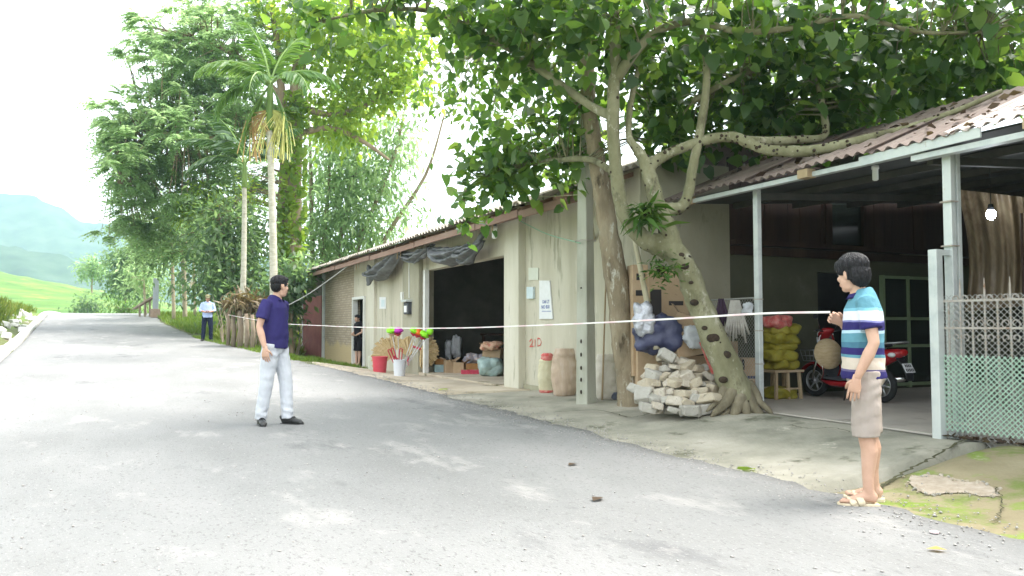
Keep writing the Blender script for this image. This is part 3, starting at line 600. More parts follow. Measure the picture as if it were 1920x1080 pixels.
# dead leaves and litter caught on the red roof
pos, ax = [], []
for i in range(800):
    y = random.uniform(-1, 8.6); s = random.random() ** .8 * 1.9; k = noise.noise(V((y * 1.3, s * 1.6, 2)))
    if k < -.05 and random.random() < .75: continue
    pos.append((AX + .05 + s * .92, y, AZ + .045 + s * .92 * AS)); ax.append((random.gauss(0, 1), random.gauss(0, 1), random.gauss(0, .3)))
M_litter = leafmat('dead_leaf', [(.03, .02, .015), (.07, .045, .03), (.16, .12, .08)], None, .1)
setp(leaves('leaf_litter', pos, ax, rng.uniform(.04, .13, len(pos)), WIDE, None, M_litter), kind='stuff', label='dead brown leaves lying on the red roof sheets', cat='leaf litter')
# ferns growing on the fig tree
def tuft(name, label, c, n, L, spreadv, down, m, tm=STRAP, sz=(.2, .35)):
    c = V(c); t = thing(name, label, 'fern', c); pos = np.array([c] * n) + rng.normal(0, spreadv, (n, 3)); d = rng.normal(size=(n, 3)); d[:, 2] = d[:, 2] * .5 - down
    d += np.array(-FW) * .5; leaves('fronds', pos, d, rng.uniform(*sz, n), tm, t, m); mb = MB(); mb.ell(c, (.06, .05, .05), n=8, m=6); mb.build('root_ball', M_scar, t, smooth=True); return t
tuft('hanging_fern', 'strap-leaved fern in the fork of the fig tree', at_dep(1212, 400, 9.12), 90, 1, .06, .3, M_fern, STRAP, (.16, .34))
tuft('orchid_clump', 'leafy green clump hanging below the fork of the fig tree', at_dep(1240, 505, 9.1), 170, 1, .09, .1, M_fern, BLADE, (.06, .13))
# ------------------------------------------------------------------ slim leaning tree next to the concrete pole
SD = 10.6; sb = at_z(1182, 751, .14)
ST = thing('leaning_tree', 'slim leaning tree trunk with pale lichen spots right of the concrete pole', 'tree', sb)
mb = MB(); G = lambda px, py, w, D=SD: px4(px, py, D, w)
L2 = [limb(mb, [G(1186, 765, 56), G(1180, 730, 46), G(1172, 660, 44), G(1164, 580, 46), G(1152, 500, 42), G(1140, 430, 38), G(1128, 350, 34), G(1116, 280, 31), G(1104, 200, 29), G(1101, 120, 26), G(1098, 40, 22), G(1092, -80, 20)], 12)]
L2.append(limb(mb, [G(1106, 215, 16), G(1080, 190, 12, 10.8), G(1050, 165, 10, 11), G(990, 140, 8, 11.3), G(900, 95, 6, 11.6)], 7))
L2.append(limb(mb, [G(1099, 60, 16), G(1050, 10, 12, 10.8), G(960, -40, 10, 11), G(850, -20, 8, 11.2)], 7))
P, O = blobs_world([pxblob(960, 110, 11.6, 110, 60, 26, .9), pxblob(840, 150, 12.5, 90, 50, 22, .9), pxblob(1080, 90, 11.2, 80, 60, 22, .8), pxblob(960, -30, 11.3, 180, 50, 40, 1), pxblob(900, 215, 12.4, 80, 30, 12, .8), pxblob(860, 60, 11.8, 90, 40, 16, .8)])
twigs(mb, L2, P, .008, .9)
mb.build('trunk', M_bark, ST, smooth=True)
pos, ax, sz = spread(P, O, 8, .2, .6, (.12, .22), .7); leaves('crown', pos, ax, sz, WIDE, ST, M_figleaf, width=.8)
for px, py, wd in ((1148, 470, 12), (1150, 505, 16), (1160, 545, 12)):
    p = at_dep(px, py, SD - .1); mb = MB(); mb.ell(p, (wd * .007, .02, wd * .011), n=10, m=6); mb.build('burr', M_bark, ST, smooth=True)
# ------------------------------------------------------------------ big spreading tree beyond the shop
BD = 37.0; bb = at_dep(543, 632, BD); bb.z = h(bb.x, bb.y)
BT = thing('spreading_tree', 'big feathery pale green tree with vine-clad trunk behind the betel palms', 'tree', bb)
mb = MB(); B = lambda px, py, w, D=BD: px4(px, py, D, w)
L3 = [limb(mb, [B(543, 650, 50), B(543, 560, 42), B(545, 450, 38), B(549, 330, 33), B(553, 220, 30), B(562, 120, 26), B(575, 30, 20), B(590, -60, 14)], 10),
      limb(mb, [B(530, 560, 26), B(530, 420, 24), B(534, 300, 20), B(528, 180, 16), B(520, 80, 12), B(505, -20, 10)], 8),
      limb(mb, [B(545, 205, 14), B(480, 205, 12), B(430, 228, 10), B(380, 240, 9), B(320, 215, 7), B(260, 200, 5)], 7),
      limb(mb, [B(548, 240, 13), B(500, 240, 12), B(440, 255, 10, 36), B(350, 262, 8, 35), B(280, 258, 6, 35), B(220, 290, 4, 35)], 7),
      limb(mb, [B(560, 200, 13), B(620, 215, 11), B(680, 200, 8), B(740, 170, 6)], 7), limb(mb, [B(560, 250, 12), B(620, 240, 10), B(680, 265, 8), B(730, 300, 5)], 7),
      limb(mb, [B(565, 110, 13), B(640, 70, 10), B(720, 60, 8), B(780, 40, 5)], 7), limb(mb, [B(528, 180, 12), B(450, 110, 9), B(360, 70, 7), B(280, 50, 4)], 7)]
BB = [pxblob(420, 90, 37, 120, 60, 98, 2.5), pxblob(330, 120, 36, 90, 55, 71, 2.2), pxblob(260, 220, 35, 70, 60, 48, 2), pxblob(340, 260, 35, 110, 60, 98, 2.4), pxblob(250, 310, 34, 60, 55, 41, 2), pxblob(330, 360, 36, 110, 50, 82, 2.2), pxblob(440, 330, 38, 80, 50, 55, 2.2),
      pxblob(250, 410, 36, 45, 40, 21, 1.4), pxblob(205, 240, 35, 30, 22, 9, 1), pxblob(225, 440, 36, 35, 25, 9, 1), pxblob(290, 60, 36, 50, 30, 16, 1.2), pxblob(450, 190, 36, 100, 50, 64, 2.2), pxblob(300, 440, 38, 70, 40, 41, 1.6), pxblob(450, 20, 37, 150, 30, 58, 2), pxblob(350, 190, 36, 80, 40, 41, 2)]
P, O = blobs_world(BB); twigs(mb, L3, P, .025, .8)
mb.build('trunk', M_farbark, BT, smooth=True)
pos, ax, sz, tn = pinnate(P, O, 6, .8, .4, .28, 7); leaves('crown', pos, ax, sz, BLADE, BT, M_feather, tn, width=1.3)
P, O = blobs_world([pxblob(620, 100, 37, 80, 60, 60, 2), pxblob(700, 160, 37, 70, 60, 62, 2), pxblob(640, 220, 38, 70, 50, 56, 2), pxblob(720, 80, 36, 70, 50, 50, 2), pxblob(590, 20, 36, 110, 40, 56, 2), pxblob(760, 60, 35, 60, 45, 22, 1.6), pxblob(780, 160, 36, 40, 40, 12, 1.4)])
pos, ax, sz = spread(P, O, 20, .42, .7, (.28, .46), .7); leaves('bright_foliage', pos, ax, sz, BLADE, BT, M_brightleaf, width=1.7)
# vine on its trunk
q = []
for i in range(900):
    t = random.random(); py = 640 - 470 * t; a = random.uniform(0, 2 * pi); c = at_dep(546 + (py - 400) * -.02 + random.uniform(-26, 30) * (1 - .2 * t), py, BD - .5 - random.random() * .35); q.append(c)
leaves('vine', q, rng.normal(size=(len(q), 3)) + np.array([0, 0, -.8]), rng.uniform(.2, .36, len(q)), HEART, BT, M_brightleaf)
# tall pale bamboo-like tree behind the shop roof
TD = 44.; tb = at_dep(607, 600, TD); tb.z = h(tb.x, tb.y)
TT = thing('bamboo_clump', 'pale feathery bamboo-like tree rising behind the shop roof', 'tree', tb)
mb = MB(); L4 = []
for dx, top, sp in ((0, 330, 10), (-30, 300, -25), (40, 310, 60), (90, 300, 130), (150, 330, 190)):
    L4.append(limb(mb, [px4(607 + dx * .5, 640, TD, 11), px4(607 + dx * .7, 470, TD, 9), px4(607 + sp, top, TD, 6), px4(607 + sp * 1.2, top - 120, TD, 3)], 6))
P, O = blobs_world([pxblob(640, 400, TD, 70, 60, 46, 2.4), pxblob(700, 330, TD, 70, 60, 44, 2.4), pxblob(620, 310, TD, 60, 50, 32, 2.4), pxblob(690, 440, TD, 60, 40, 30, 2), pxblob(740, 250, TD, 50, 60, 22, 2), pxblob(650, 250, TD, 70, 50, 34, 2.4), pxblob(600, 460, TD, 45, 35, 20, 2), pxblob(760, 400, TD, 40, 25, 7, 1.6), pxblob(640, 500, TD, 80, 30, 26, 2)])
twigs(mb, L4, P, .02, .5); mb.build('trunk', M_farbark, TT, smooth=True)
pos, ax, sz = spread(P, O, 34, .6, 1.0, (.3, .55), .6); leaves('crown', pos, ax, sz, BLADE, TT, M_feather, width=1.0)
# trees left of the palms, along the verge
def bush_tree(name, label, basepx, D, trunks, blobs, m, k, rc, size, tmpl=BLADE, width=1.2, pin=False, group=None, bark=None):
    b = at_dep(basepx[0], basepx[1], D); b.z = h(b.x, b.y); t = thing(name, label, 'tree', b, group); mb = MB(); L = []
    for tr in trunks: L.append(limb(mb, [(b.x if False else px4(px, py, D, wd)) for px, py, wd in tr], 7))
    P, O = blobs_world([pxblob(x, y, D + dd, rx, ry, n, rd) for x, y, dd, rx, ry, n, rd in blobs]); twigs(mb, L, P, .018, .6); mb.build('trunk', bark or M_farbark, t, smooth=True)
    pos, ax, sz = spread(P, O, k, rc, .6, size, .7); leaves('crown', pos, ax, sz, tmpl, t, m, width=width); return t
bush_tree('verge_tree', 'dense dark green tree overhanging the verge behind the far man', (432, 648), 33, [[(436, 650, 14), (430, 560, 12), (420, 470, 9), (410, 400, 5)], [(428, 650, 10), (440, 560, 8), (455, 480, 6)]],
          [(425, 440, 0, 70, 60, 60, 1.8), (420, 510, 0, 70, 50, 56, 1.6), (440, 565, -1, 45, 35, 26, 1), (470, 460, 1, 35, 70, 26, 1.4), (465, 540, 0, 30, 50, 20, 1)], M_darkleaf, 30, .45, (.22, .4))
bush_tree('reddish_tree', 'bushy tree with yellowish flower heads above the dark verge tree', (470, 640), 35, [[(470, 640, 8), (440, 500, 7), (420, 400, 5)]], [(400, 380, 0, 60, 24, 26, 1.4), (460, 380, 0, 40, 24, 16, 1.2), (365, 400, 0, 35, 22, 12, 1)], M_brightleaf, 16, .4, (.18, .3))
for i, (px, py0, top, wd, lab, bl) in enumerate(((326, 600, 440, 7, 'slender tree with thin bare trunk left of the forked one', [(310, 425, 0, 60, 35, 34, 1.6), (285, 470, 0, 45, 32, 26, 1.6)]),
        (347, 604, 420, 9, 'slender tree with pale forked trunk along the verge', [(350, 430, 0, 45, 36, 26, 1.6), (370, 455, 2, 40, 30, 20, 1.4)]),
        (366, 592, 480, 6, 'slender pale straight trunk just left of the far man', [(378, 470, 2, 30, 30, 16, 1.2), (330, 530, 6, 50, 25, 14, 1.4)]),
        (273, 590, 520, 5, 'thin young tree next to the concrete gate pillar', [(275, 505, 0, 35, 28, 18, 1.2), (262, 540, 1, 30, 25, 14, 1)]))):
    tks = [[(px, py0, wd), (px - 2, (py0 + top) / 2, wd * .85), (px - 4, top, wd * .6)]]
    if i == 1: tks.append([(px - 1, 540, 6), (px - 6, 490, 5), (px - 10, 430, 4)])
    bush_tree('slender_tree', lab, (px, py0), 42 + i * 2, tks, bl, M_feather if i % 2 else M_darkleaf, 26, .5, (.25, .45), group='slender trees along the verge', bark=M_palebark)
bush_tree('round_tree', 'rounded dark tree at the bend in front of the rice field', (236, 590), 75, [[(236, 592, 6), (236, 540, 5), (236, 500, 3)]], [(238, 500, 0, 32, 36, 60, 2), (222, 530, 0, 20, 22, 20, 1.4), (258, 545, 1, 28, 28, 30, 1.6)], M_darkleaf, 30, .6, (.3, .6))
bush_tree('lone_tree', 'small lone tree standing out above the rice terraces', (173, 560), 128, [[(173, 585, 4), (172, 540, 3), (174, 505, 2)]], [(174, 500, 0, 24, 16, 30, 2.4), (160, 512, 0, 10, 8, 6, 1.2), (188, 508, 0, 10, 9, 6, 1.2)], M_feather, 26, .6, (.4, .8))
bush_tree('field_bush', 'dark bush at the end of the road', (165, 592), 88, [[(165, 595, 5), (165, 580, 3)]], [(168, 572, 0, 18, 16, 26, 1.6), (148, 580, 0, 10, 12, 10, 1)], M_darkleaf, 24, .5, (.3, .55))
bush_tree('roadside_bush', 'pale green bush with broad leaves beside the road crest', (225, 592), 66, [[(225, 596, 4), (226, 580, 2)]], [(226, 578, 0, 26, 12, 22, 1.4), (258, 584, 0, 20, 10, 14, 1)], M_palmleaf, 14, .35, (.3, .6), STRAP, 1.6)
bush_tree('leafy_shrub', 'leafy shrub between the tall palm and the shop', (545, 640), 27.5, [[(548, 668, 8), (546, 620, 7), (548, 560, 5)]], [(540, 535, 0, 26, 40, 34, .6), (550, 510, 0, 20, 26, 16, .5), (530, 580, 0, 16, 36, 14, .5)], M_darkleaf, 22, .28, (.22, .36), BLADE, 1.3)
# ------------------------------------------------------------------ betel palms
def palm(name, label, base, top, r0, shaft, fronds, m, fruit):
    base = V(base); top = V(top); t = thing(name, label, 'palm tree', base); mb = MB(); n = 60; pts = []; rr = []
    for i in range(n + 1):
        u = i / n; p = base.lerp(top, u) + V((.12 * math.sin(u * 3), .0, 0)) * r0 * 3; pts.append(p); rr.append(r0 * (1.15 - .35 * u) * (1.04 if i % 2 else .97))
    mb.tube(pts, rr, 10); mb.build('trunk', M_palmtrunk, t, smooth=True)
    tp = pts[-1]; mb = MB(); mb.tube([tp, tp + V((0, 0, shaft * .5)), tp + V((0, 0, shaft))], [r0 * 1.05, r0 * 1.0, r0 * .55], 10); mb.build('crownshaft', M_shaft, t, smooth=True)
    c0 = tp + V((0, 0, shaft * .85))
    for (az, el, L, curve) in fronds:
        d = RT * math.cos(az) + FW * math.sin(az); pos, ax, sz, up, tn = [], [], [], [], []; mbr = MB(); pt = []
        p = c0.copy(); e = el; st = L / 18; t0 = random.random()
        for i in range(19):
            pt.append(p.copy()); dirv = d * math.cos(e) + V((0, 0, math.sin(e))); p = p + dirv * st; e -= curve / 18
            if i > 2:
                s = dirv.cross(V((0, 0, 1))).normalized(); q = i / 18
                for sg in (-1, 1):
                    for j in range(3):
                        pos.append(pt[-1] + dirv * st * j / 3); ax.append(s * sg * .8 + dirv * .7 + V((0, 0, -.55))); sz.append(L * .34 * (1 - .45 * abs(q - .45) * 2) * random.uniform(.85, 1.1)); tn.append(t0 * .6 + random.random() * .4)
        mbr.tube(pt, [.03 * (1 - .8 * i / 18) + .004 for i in range(19)], 5)
        fr = mbr.build('frond', M_shaft, t); leaves('leaflets', pos, ax, sz, BLADE, fr, m, tn, width=.42)
    if fruit:
        for k, (px, n2, col) in enumerate(fruit):
            mb = MB(); c = tp + RT * px + V((0, 0, .15))
            for i in range(n2):
                a = random.uniform(0, 2 * pi); rr_ = random.uniform(.05, .55); e = c + RT * (math.cos(a) * rr_ + px * 1.0) + FW * (math.sin(a) * rr_ * .6) + V((0, 0, -random.uniform(.0, 1.1)))
                mb.tube([tp + V((0, 0, .6)), (c + e) / 2 + V((0, 0, .35)) + RT * px, e], [.012, .011, .014], 4, cap=False)
            mb.build('fruit_spray', col, t)
    return t
M_palmtrunk = mat('palm_trunk', [(.3, .29, .22), (.42, .4, .31), (.5, .48, .4)], 6, .9, .3, 20, stretch=(1, 1, 3))
M_shaft = mat('crownshaft', [(.12, .2, .05), (.2, .3, .08)], 2, .5, stretch=(1, 1, .2))
M_spray = mat('fruit_spray', [(.5, .5, .14), (.6, .58, .22)], 3, .8); M_spray2 = mat('fruit_spray_ripe', [(.42, .26, .1), (.52, .36, .16)], 3, .8)
pb = at_ground(514, 672); Dp = dep(pb)
palm('betel_palm', 'tall betel palm with ringed grey trunk and yellow fruit sprays right behind the near man', pb, at_dep(505, 245, Dp), .105, 1.5,
     [(pi, .45, 1.9, 1.9), (pi + .5, .9, 2.1, 1.7), (1.9, 1.2, 2.3, 1.2), (.3, .9, 2.0, 1.6), (-.6, .7, 1.9, 2.0), (pi - .6, 1.1, 2.2, 1.4), (4.6, .6, 1.8, 2.2), (.9, 1.35, 2.3, .8), (2.6, 1.4, 2.2, .6), (pi + .2, -.9, 1.7, .5), (.2, -1.0, 1.8, .5)], M_palmleaf, [(.15, 46, M_spray), (-.18, 30, M_spray2), (.0, 30, M_spray)])
pb = at_ground(452, 648); Dp = 29.
pb = at_dep(452, 640, Dp); pb.z = h(pb.x, pb.y)
palm('betel_palm', 'shorter dark betel palm left of the tall one', pb, at_dep(458, 352, Dp), .1, 1.0,
     [(pi, 1.0, 2.6, 1.3), (pi - .4, 1.3, 2.6, .8), (.2, 1.15, 2.4, 1.0), (1.4, 1.3, 2.6, .9), (2.3, 1.2, 2.4, 1.0), (pi + .3, .6, 2.2, 1.6), (-.4, .8, 2.2, 1.5), (4.6, 1.0, 2.2, 1.4)], M_palmdark, None)
# ------------------------------------------------------------------ grass
def grass(name, label, spots, m, hgt, lean=.5, wd=.035):
    pos, ax, sz = [], [], []
    for (x, y, k) in spots:
        pos.append((x, y, hg(x, y) - .02)); ax.append((random.gauss(0, lean), random.gauss(0, lean), 1)); sz.append(k * hgt * random.uniform(.5, 1.3))
    o = leaves(name, pos, ax, sz, BLADE, None, m, up=rng.normal(size=(len(pos), 3)), width=.5); return setp(o, label, 'grass', None, 'stuff')
M_grass = leafmat('grass_blade', [(.09, .16, .025), (.13, .22, .035), (.19, .25, .06)], None, .35)
M_drygrass = leafmat('dry_grass_blade', [(.09, .14, .025), (.14, .2, .035), (.2, .22, .06)], None, .35)
sp = []
while len(sp) < 16000:
    y = random.uniform(18.5, 34); x = xe(y) + random.uniform(-.15, 2.6); lim = 6.0 if y < 33 else 12
    if x > lim - .15: continue
    d = x - xe(y); dn = noise.noise(V((x * 1.2, y * .8, 7)))
    if random.random() > sm((y - 19) / 3) * (.55 + dn): continue
    sp.append((x, y, .6 + .8 * max(0, dn)))
grass('verge_grass', 'short green grass on the verge in front of the shed door', sp, M_grass, .17)
sp = []
while len(sp) < 9000:
    y = random.uniform(35.5, 56); x = xe(y) + random.uniform(.1, 6); sp.append((x, y, .8))
grass('far_verge_grass', 'bright green grass beside the road bend', sp, M_grass, .4)
sp = []
while len(sp) < 26000:
    y = random.uniform(18, 62); dx = random.uniform(1.0, 9); x = xl(y) - dx
    if random.random() > sm((dx - .8) / 1.2): continue
    sp.append((x, y, .7 + .5 * noise.noise(V((x * .5, y * .5, 0)))))
grass('bank_grass', 'tall yellow-green grass on the left bank', sp, M_drygrass, .75, .35)
# ------------------------------------------------------------------ people
M_skin = mat('skin', [(.5, .3, .21), (.6, .38, .28)], 6, .55, .15, 90, spec=.35)
M_skin2 = mat('tanned_skin', [(.4, .22, .15), (.5, .28, .19)], 6, .55, .15, 90, spec=.35)
M_hair = mat('black_hair', [(.006, .006, .008), (.018, .016, .018)], 60, .5, 1, 120, spec=.35, stretch=(1, 1, .25))
M_lip = mat('lips', (.35, .13, .11), rough=.5); M_eye = mat('eye_white', (.7, .68, .65), rough=.2); M_iris = mat('iris', (.02, .012, .01), rough=.2)
def cloth(name, cols, sc=3, rough=.9): return mat(name, cols, sc, rough, .38, 26, spec=.15, stretch=(1, 1, .7))
M_navy = cloth('navy_knit', [(.026, .022, .1), (.04, .034, .135)]); M_ltgrey = cloth('pale_grey_twill', [(.5, .52, .56), (.6, .62, .66)])
M_khaki = cloth('khaki_cotton', [(.33, .28, .245), (.42, .36, .32)]); M_blue = cloth('light_blue_cotton', [(.38, .48, .75), (.48, .57, .82)]); M_dknavy = cloth('dark_trousers', [(.01, .014, .035), (.02, .026, .055)])
M_black = cloth('black_cloth', [(.01, .01, .012), (.022, .02, .024)]); M_leather = mat('black_leather', [(.012, .012, .013), (.03, .03, .03)], 20, .4, .2, 80, spec=.5); M_sandal = mat('cream_rubber', [(.6, .5, .34), (.7, .6, .44)], 8, .7)
M_cap = cloth('camo_cap', [(.1, .12, .06), (.2, .19, .1), (.3, .28, .18)], 25)
def stripes():
    m = bpy.data.materials.new('striped_knit'); m.use_nodes = True; t = m.node_tree; N = t.nodes; L = t.links; b = N['Principled BSDF']; b.inputs['Roughness'].default_value = .9; b.inputs['Specular IOR Level'].default_value = .15
    tc = N.new('ShaderNodeTexCoord'); sx = N.new('ShaderNodeSeparateXYZ'); L.new(tc.outputs['Object'], sx.inputs[0]); nz = N.new('ShaderNodeTexNoise'); nz.inputs['Scale'].default_value = 5; L.new(tc.outputs['Object'], nz.inputs[0])
    ad = N.new('ShaderNodeMath'); ad.operation = 'MULTIPLY_ADD'; L.new(nz.outputs[0], ad.inputs[0]); ad.inputs[1].default_value = .02; L.new(sx.outputs[2], ad.inputs[2])
    mr = N.new('ShaderNodeMapRange'); L.new(ad.outputs[0], mr.inputs[0]); mr.inputs[1].default_value = .85; mr.inputs[2].default_value = 1.5
    cr = N.new('ShaderNodeValToRGB'); cr.color_ramp.interpolation = 'CONSTANT'; e = cr.color_ramp.elements
    navy, aqua, teal, white, cream, pale = (.03, .025, .12), (.11, .265, .33), (.065, .17, .24), (.7, .71, .8), (.58, .5, .42), (.42, .58, .68)
    st = [(0, navy), (.1, (.12, .1, .2)), (.125, cream), (.245, aqua), (.275, navy), (.345, teal), (.405, aqua), (.5, pale), (.53, navy), (.61, (.2, .2, .4)), (.63, white), (.73, (.2, .45, .55)), (.76, aqua)]
    while len(e) < len(st): e.new(.5)
    for i, (p, c) in enumerate(st): e[i].position = p; e[i].color = (*c, 1)
    L.new(mr.outputs[0], cr.inputs[0]); L.new(cr.outputs[0], b.inputs['Base Color'])
    n2 = N.new('ShaderNodeTexNoise'); n2.inputs['Scale'].default_value = 22; n2.inputs['Detail'].default_value = 5; L.new(tc.outputs['Object'], n2.inputs[0]); bp = N.new('ShaderNodeBump'); bp.inputs['Strength'].default_value = .45; bp.inputs['Distance'].default_value = .02; L.new(n2.outputs[0], bp.inputs['Height']); L.new(bp.outputs[0], b.inputs['Normal']); return m
M_stripe = stripes()
def hand(mb, wrist, fwd, side, pn, curl=.35, thumb=.5, sc=1.0, pinch=False):
    """palm, four jointed fingers and a thumb leaving the side of the palm; pn = direction the palm faces"""
    wrist = V(wrist); f = V(fwd).normalized(); s = (V(side) - f * V(side).dot(f)).normalized(); n = V(pn); n = (n - f * n.dot(f) - s * n.dot(s)).normalized(); k = sc
    mb.tube([wrist - f * .03 * k, wrist + f * .01 * k, wrist + f * .045 * k, wrist + f * .08 * k, wrist + f * .095 * k], [(.027 * k, .021 * k), (.03 * k, .019 * k), (.042 * k, .017 * k), (.043 * k, .014 * k), (.036 * k, .009 * k)], 10, side=s)
    for i, L in enumerate((.07, .078, .073, .057)):
        p = wrist + f * (.088 - .006 * abs(i - 1.2)) * k + s * (.032 - .0215 * i) * k; a = 0; pts = [p - f * .012 * k, p]; c = curl * (1 + .12 * i)
        if pinch and i == 0: c = curl * .9
        for seg in (.45, .32, .23):
            a += c; d = f * math.cos(a) + n * math.sin(a) + s * (.05 - .035 * i); p = p + d * L * seg * k; pts.append(p)
        mb.tube(pts, [.0088 * k, .009 * k, .0086 * k, .0078 * k, .0055 * k], 8)
    p = wrist + f * .025 * k + s * .03 * k; d1 = (f * .65 + s * .7 + n * thumb).normalized(); d2 = (f * .85 + s * .15 + n * (thumb + .4)).normalized()
    mb.tube([p - d1 * .015 * k, p + d1 * .03 * k, p + d1 * .034 * k + d2 * .028 * k, p + d1 * .034 * k + d2 * .05 * k], [.014 * k, .0115 * k, .01 * k, .006 * k], 8)
def head_meshes(fine=.0052):
    mb = MB()
    mb.ell((0, -.012, .025), (.074, .094, .096), n=20, m=14); mb.ell((0, .022, -.035), (.06, .07, .088), n=20, m=14); mb.ell((0, .058, -.098), (.03, .026, .024)); mb.ell((0, .02, -.085), (.052, .06, .04))
    mb.tube([(0, .084, .022), (0, .095, -.004), (0, .106, -.026), (0, .094, -.036)], [.008, .009, .0125, .01], 8)
    for s in (-1, 1):
        mb.ell((s * .076, -.008, -.014), (.009, .021, .033), Matrix.Rotation(s * .25, 3, 'Z')); mb.ell((s * .03, .076, .028), (.026, .012, .01)); mb.ell((s * .037, .064, -.03), (.024, .022, .022))
    mb.ell((0, .087, -.064), (.024, .01, .008)); mb.ell((0, .085, -.075), (.02, .01, .008))
    return remesh(mb, 'head', fine, 2)
def xform(me, R, t):
    me.transform(Matrix.Translation(t) @ R.to_4x4()); return me
def hair_mesh(style):
    mb = MB()
    if style == 'full':
        mb.ell((0, -.02, .06), (.094, .112, .085), n=20, m=14); mb.ell((0, -.068, -.01), (.082, .06, .095), n=18, m=12)
        mb.ell((0, -.014, .052), (.089, .109, .082), n=20, m=14); mb.ell((0, -.055, -.005), (.08, .062, .088), n=18, m=12); mb.ell((0, .062, .068), (.07, .036, .04)); mb.ell((0, .078, .05), (.055, .022, .028))
        for s in (-1, 1): mb.ell((s * .068, .028, .03), (.018, .035, .04)); mb.ell((s * .071, -.03, -.005), (.014, .03, .05))
    else:
        mb.ell((0, -.014, .05), (.083, .103, .076), n=20, m=14); mb.ell((0, -.048, .0), (.074, .06, .075), n=18, m=12); mb.ell((0, .06, .075), (.06, .034, .032))
        for s in (-1, 1): mb.ell((s * .066, .015, .025), (.016, .035, .035))
    def st(p, n):
        a = math.atan2(p.x, p.y + .02); return .008 * noise.noise(V((a * 8, p.z * 9, 1))) + .006 * noise.noise(V((a * 21, p.z * 9 + p.x * 20, 5)))
    return remesh(mb, 'hair', .006, 1, wfn=st)
def shoe_mesh(mb, heel, d, L=.27, low=True):
    heel = V(heel); d = V(d).normalized(); s = V((0, 0, 1)).cross(d)
    P = [(0, .05, .024), (.05, .06, .032), (.35, .046, .034), (.62, .04, .044), (.85, .03, .042), (1.0, .014, .02)]
    mb.tube([heel + d * (L * t) + V((0, 0, hgt)) for t, hgt, w in P], [(w, hgt) for t, hgt, w in P], 12, side=s)
def person(name, label, loc, heading, sp):
    """local frame: +y = facing, +x = the person's right"""
    hd = V(heading); rz_ = math.atan2(-hd.x, hd.y); t = thing(name, label, 'person', loc, rz=rz_)
    J = sp['J']; sc = sp.get('bulk', 1.0)
    # body: one surface of torso, limbs, neck
    mb = MB(); T = sp['torso']
    mb.tube([V(p) for p, _, _ in T], [(a * sc, b * sc) for _, a, b in T], 18, side=(1, 0, 0))
    nk = J['neck']; hc = V(J['head'])
    mb.tube([V(nk) - V((0, 0, .07)), V(nk), hc + V((0, -.015, -.05))], [.062, .053, .05], 14)
    for s in ('L', 'R'):
        sh, el, wr = V(J['sh' + s]), V(J['el' + s]), V(J['wr' + s])
        mb.tube([sh.lerp(V((0, sh.y, sh.z - .02)), .3), sh, sh.lerp(el, .45), el, el.lerp(wr, .3), el.lerp(wr, .75), wr], [.05, .053, .046, .037, .041, .031, .025], 12)
        hp, kn, an = V(J['hp' + s]), V(J['kn' + s]), V(J['an' + s])
        mb.tube([hp + V((0, 0, .04)), hp, hp.lerp(kn, .4), kn, kn.lerp(an, .28) + V((0, -.018, 0)), kn.lerp(an, .7), an], [.075, .085, .075, .054, .056, .04, .035], 12)
        if sp.get('bare'):
            fd = V(J['ft' + s]).normalized(); a0 = V(an)
            mb.tube([a0, a0 + V((0, 0, -.035)) - fd * .035, a0 + V((0, 0, -.045)) - fd * .05], [.033, .032, .02], 10)
            mb.tube([a0 - fd * .05 + V((0, 0, -.045)), a0 + fd * .03 + V((0, 0, -.03)), a0 + fd * .1 + V((0, 0, -.048)), a0 + fd * .145 + V((0, 0, -.06))], [(.03, .024), (.033, .036), (.04, .024), (.042, .013)], 12, side=V((0, 0, 1)).cross(fd))
    body = remesh(mb, 'body', sp.get('vox', .011), 4)
    parts = [body]
    if sp.get('bare'):
        mbt = MB()
        for s in ('L', 'R'):
            fd = V(J['ft' + s]).normalized(); sd = V((0, 0, 1)).cross(fd) * (1 if s == 'R' else -1); a0 = V(J['an' + s]) + fd * .138 + V((0, 0, -.058))
            for i, (L, r) in enumerate(((.055, .013), (.05, .0095), (.045, .009), (.038, .0085), (.03, .008))): mbt.tube([a0 + sd * (-.03 + .0165 * i) - fd * .01, a0 + sd * (-.03 + .0165 * i) + fd * L * .6 + V((0, 0, .002)), a0 + sd * (-.03 + .0165 * i) + fd * L + V((0, 0, -.006))], [r, r, r * .6], 7)
        parts.append(mbt.mesh('toes'))
    mbh = MB()
    for s in ('L', 'R'):
        if 'hand' + s in sp: f, sd, pn, cu, th = sp['hand' + s]; hand(mbh, J['wr' + s], f, sd, pn, cu, th, sp.get('hs', 1.0))
    parts.append(mbh.mesh('hands', fix=True))
    R = Matrix.Rotation(sp.get('hyaw', 0), 3, 'Z') @ Matrix.Rotation(sp.get('hpitch', 0), 3, 'X')
    parts.append(xform(head_meshes(sp.get('hvox', .0052)), R, hc))
    me = join_mesh('body', parts); b = link('body', me, t, sp['skin'])
    for s in (-1, 1):
        mb = MB(); mb.ell(hc + R @ V((s * .031, .0745, .006)), (.0115, .009, .0065)); ey = mb.build('eye', M_eye, t, True, local=True)
        mb = MB(); mb.ell(hc + R @ V((s * .031, .082, .006)), (.0055, .0035, .0055), R, 8, 6); mb.build('iris', M_iris, ey, True, local=True)
        mb = MB(); mb.tube([hc + R @ V((s * .012, .0875, .022)), hc + R @ V((s * .032, .0855, .03)), hc + R @ V((s * .05, .072, .024))], [.003, .004, .002], 6); mb.build('eyebrow', M_hair, t, True, local=True)
    mb = MB(); mb.ell(hc + R @ V((0, .094, -.064)), (.021, .006, .004), R, 10, 6); mb.ell(hc + R @ V((0, .093, -.072)), (.018, .006, .0045), R, 10, 6); mb.build('lips', M_lip, t, True, local=True)
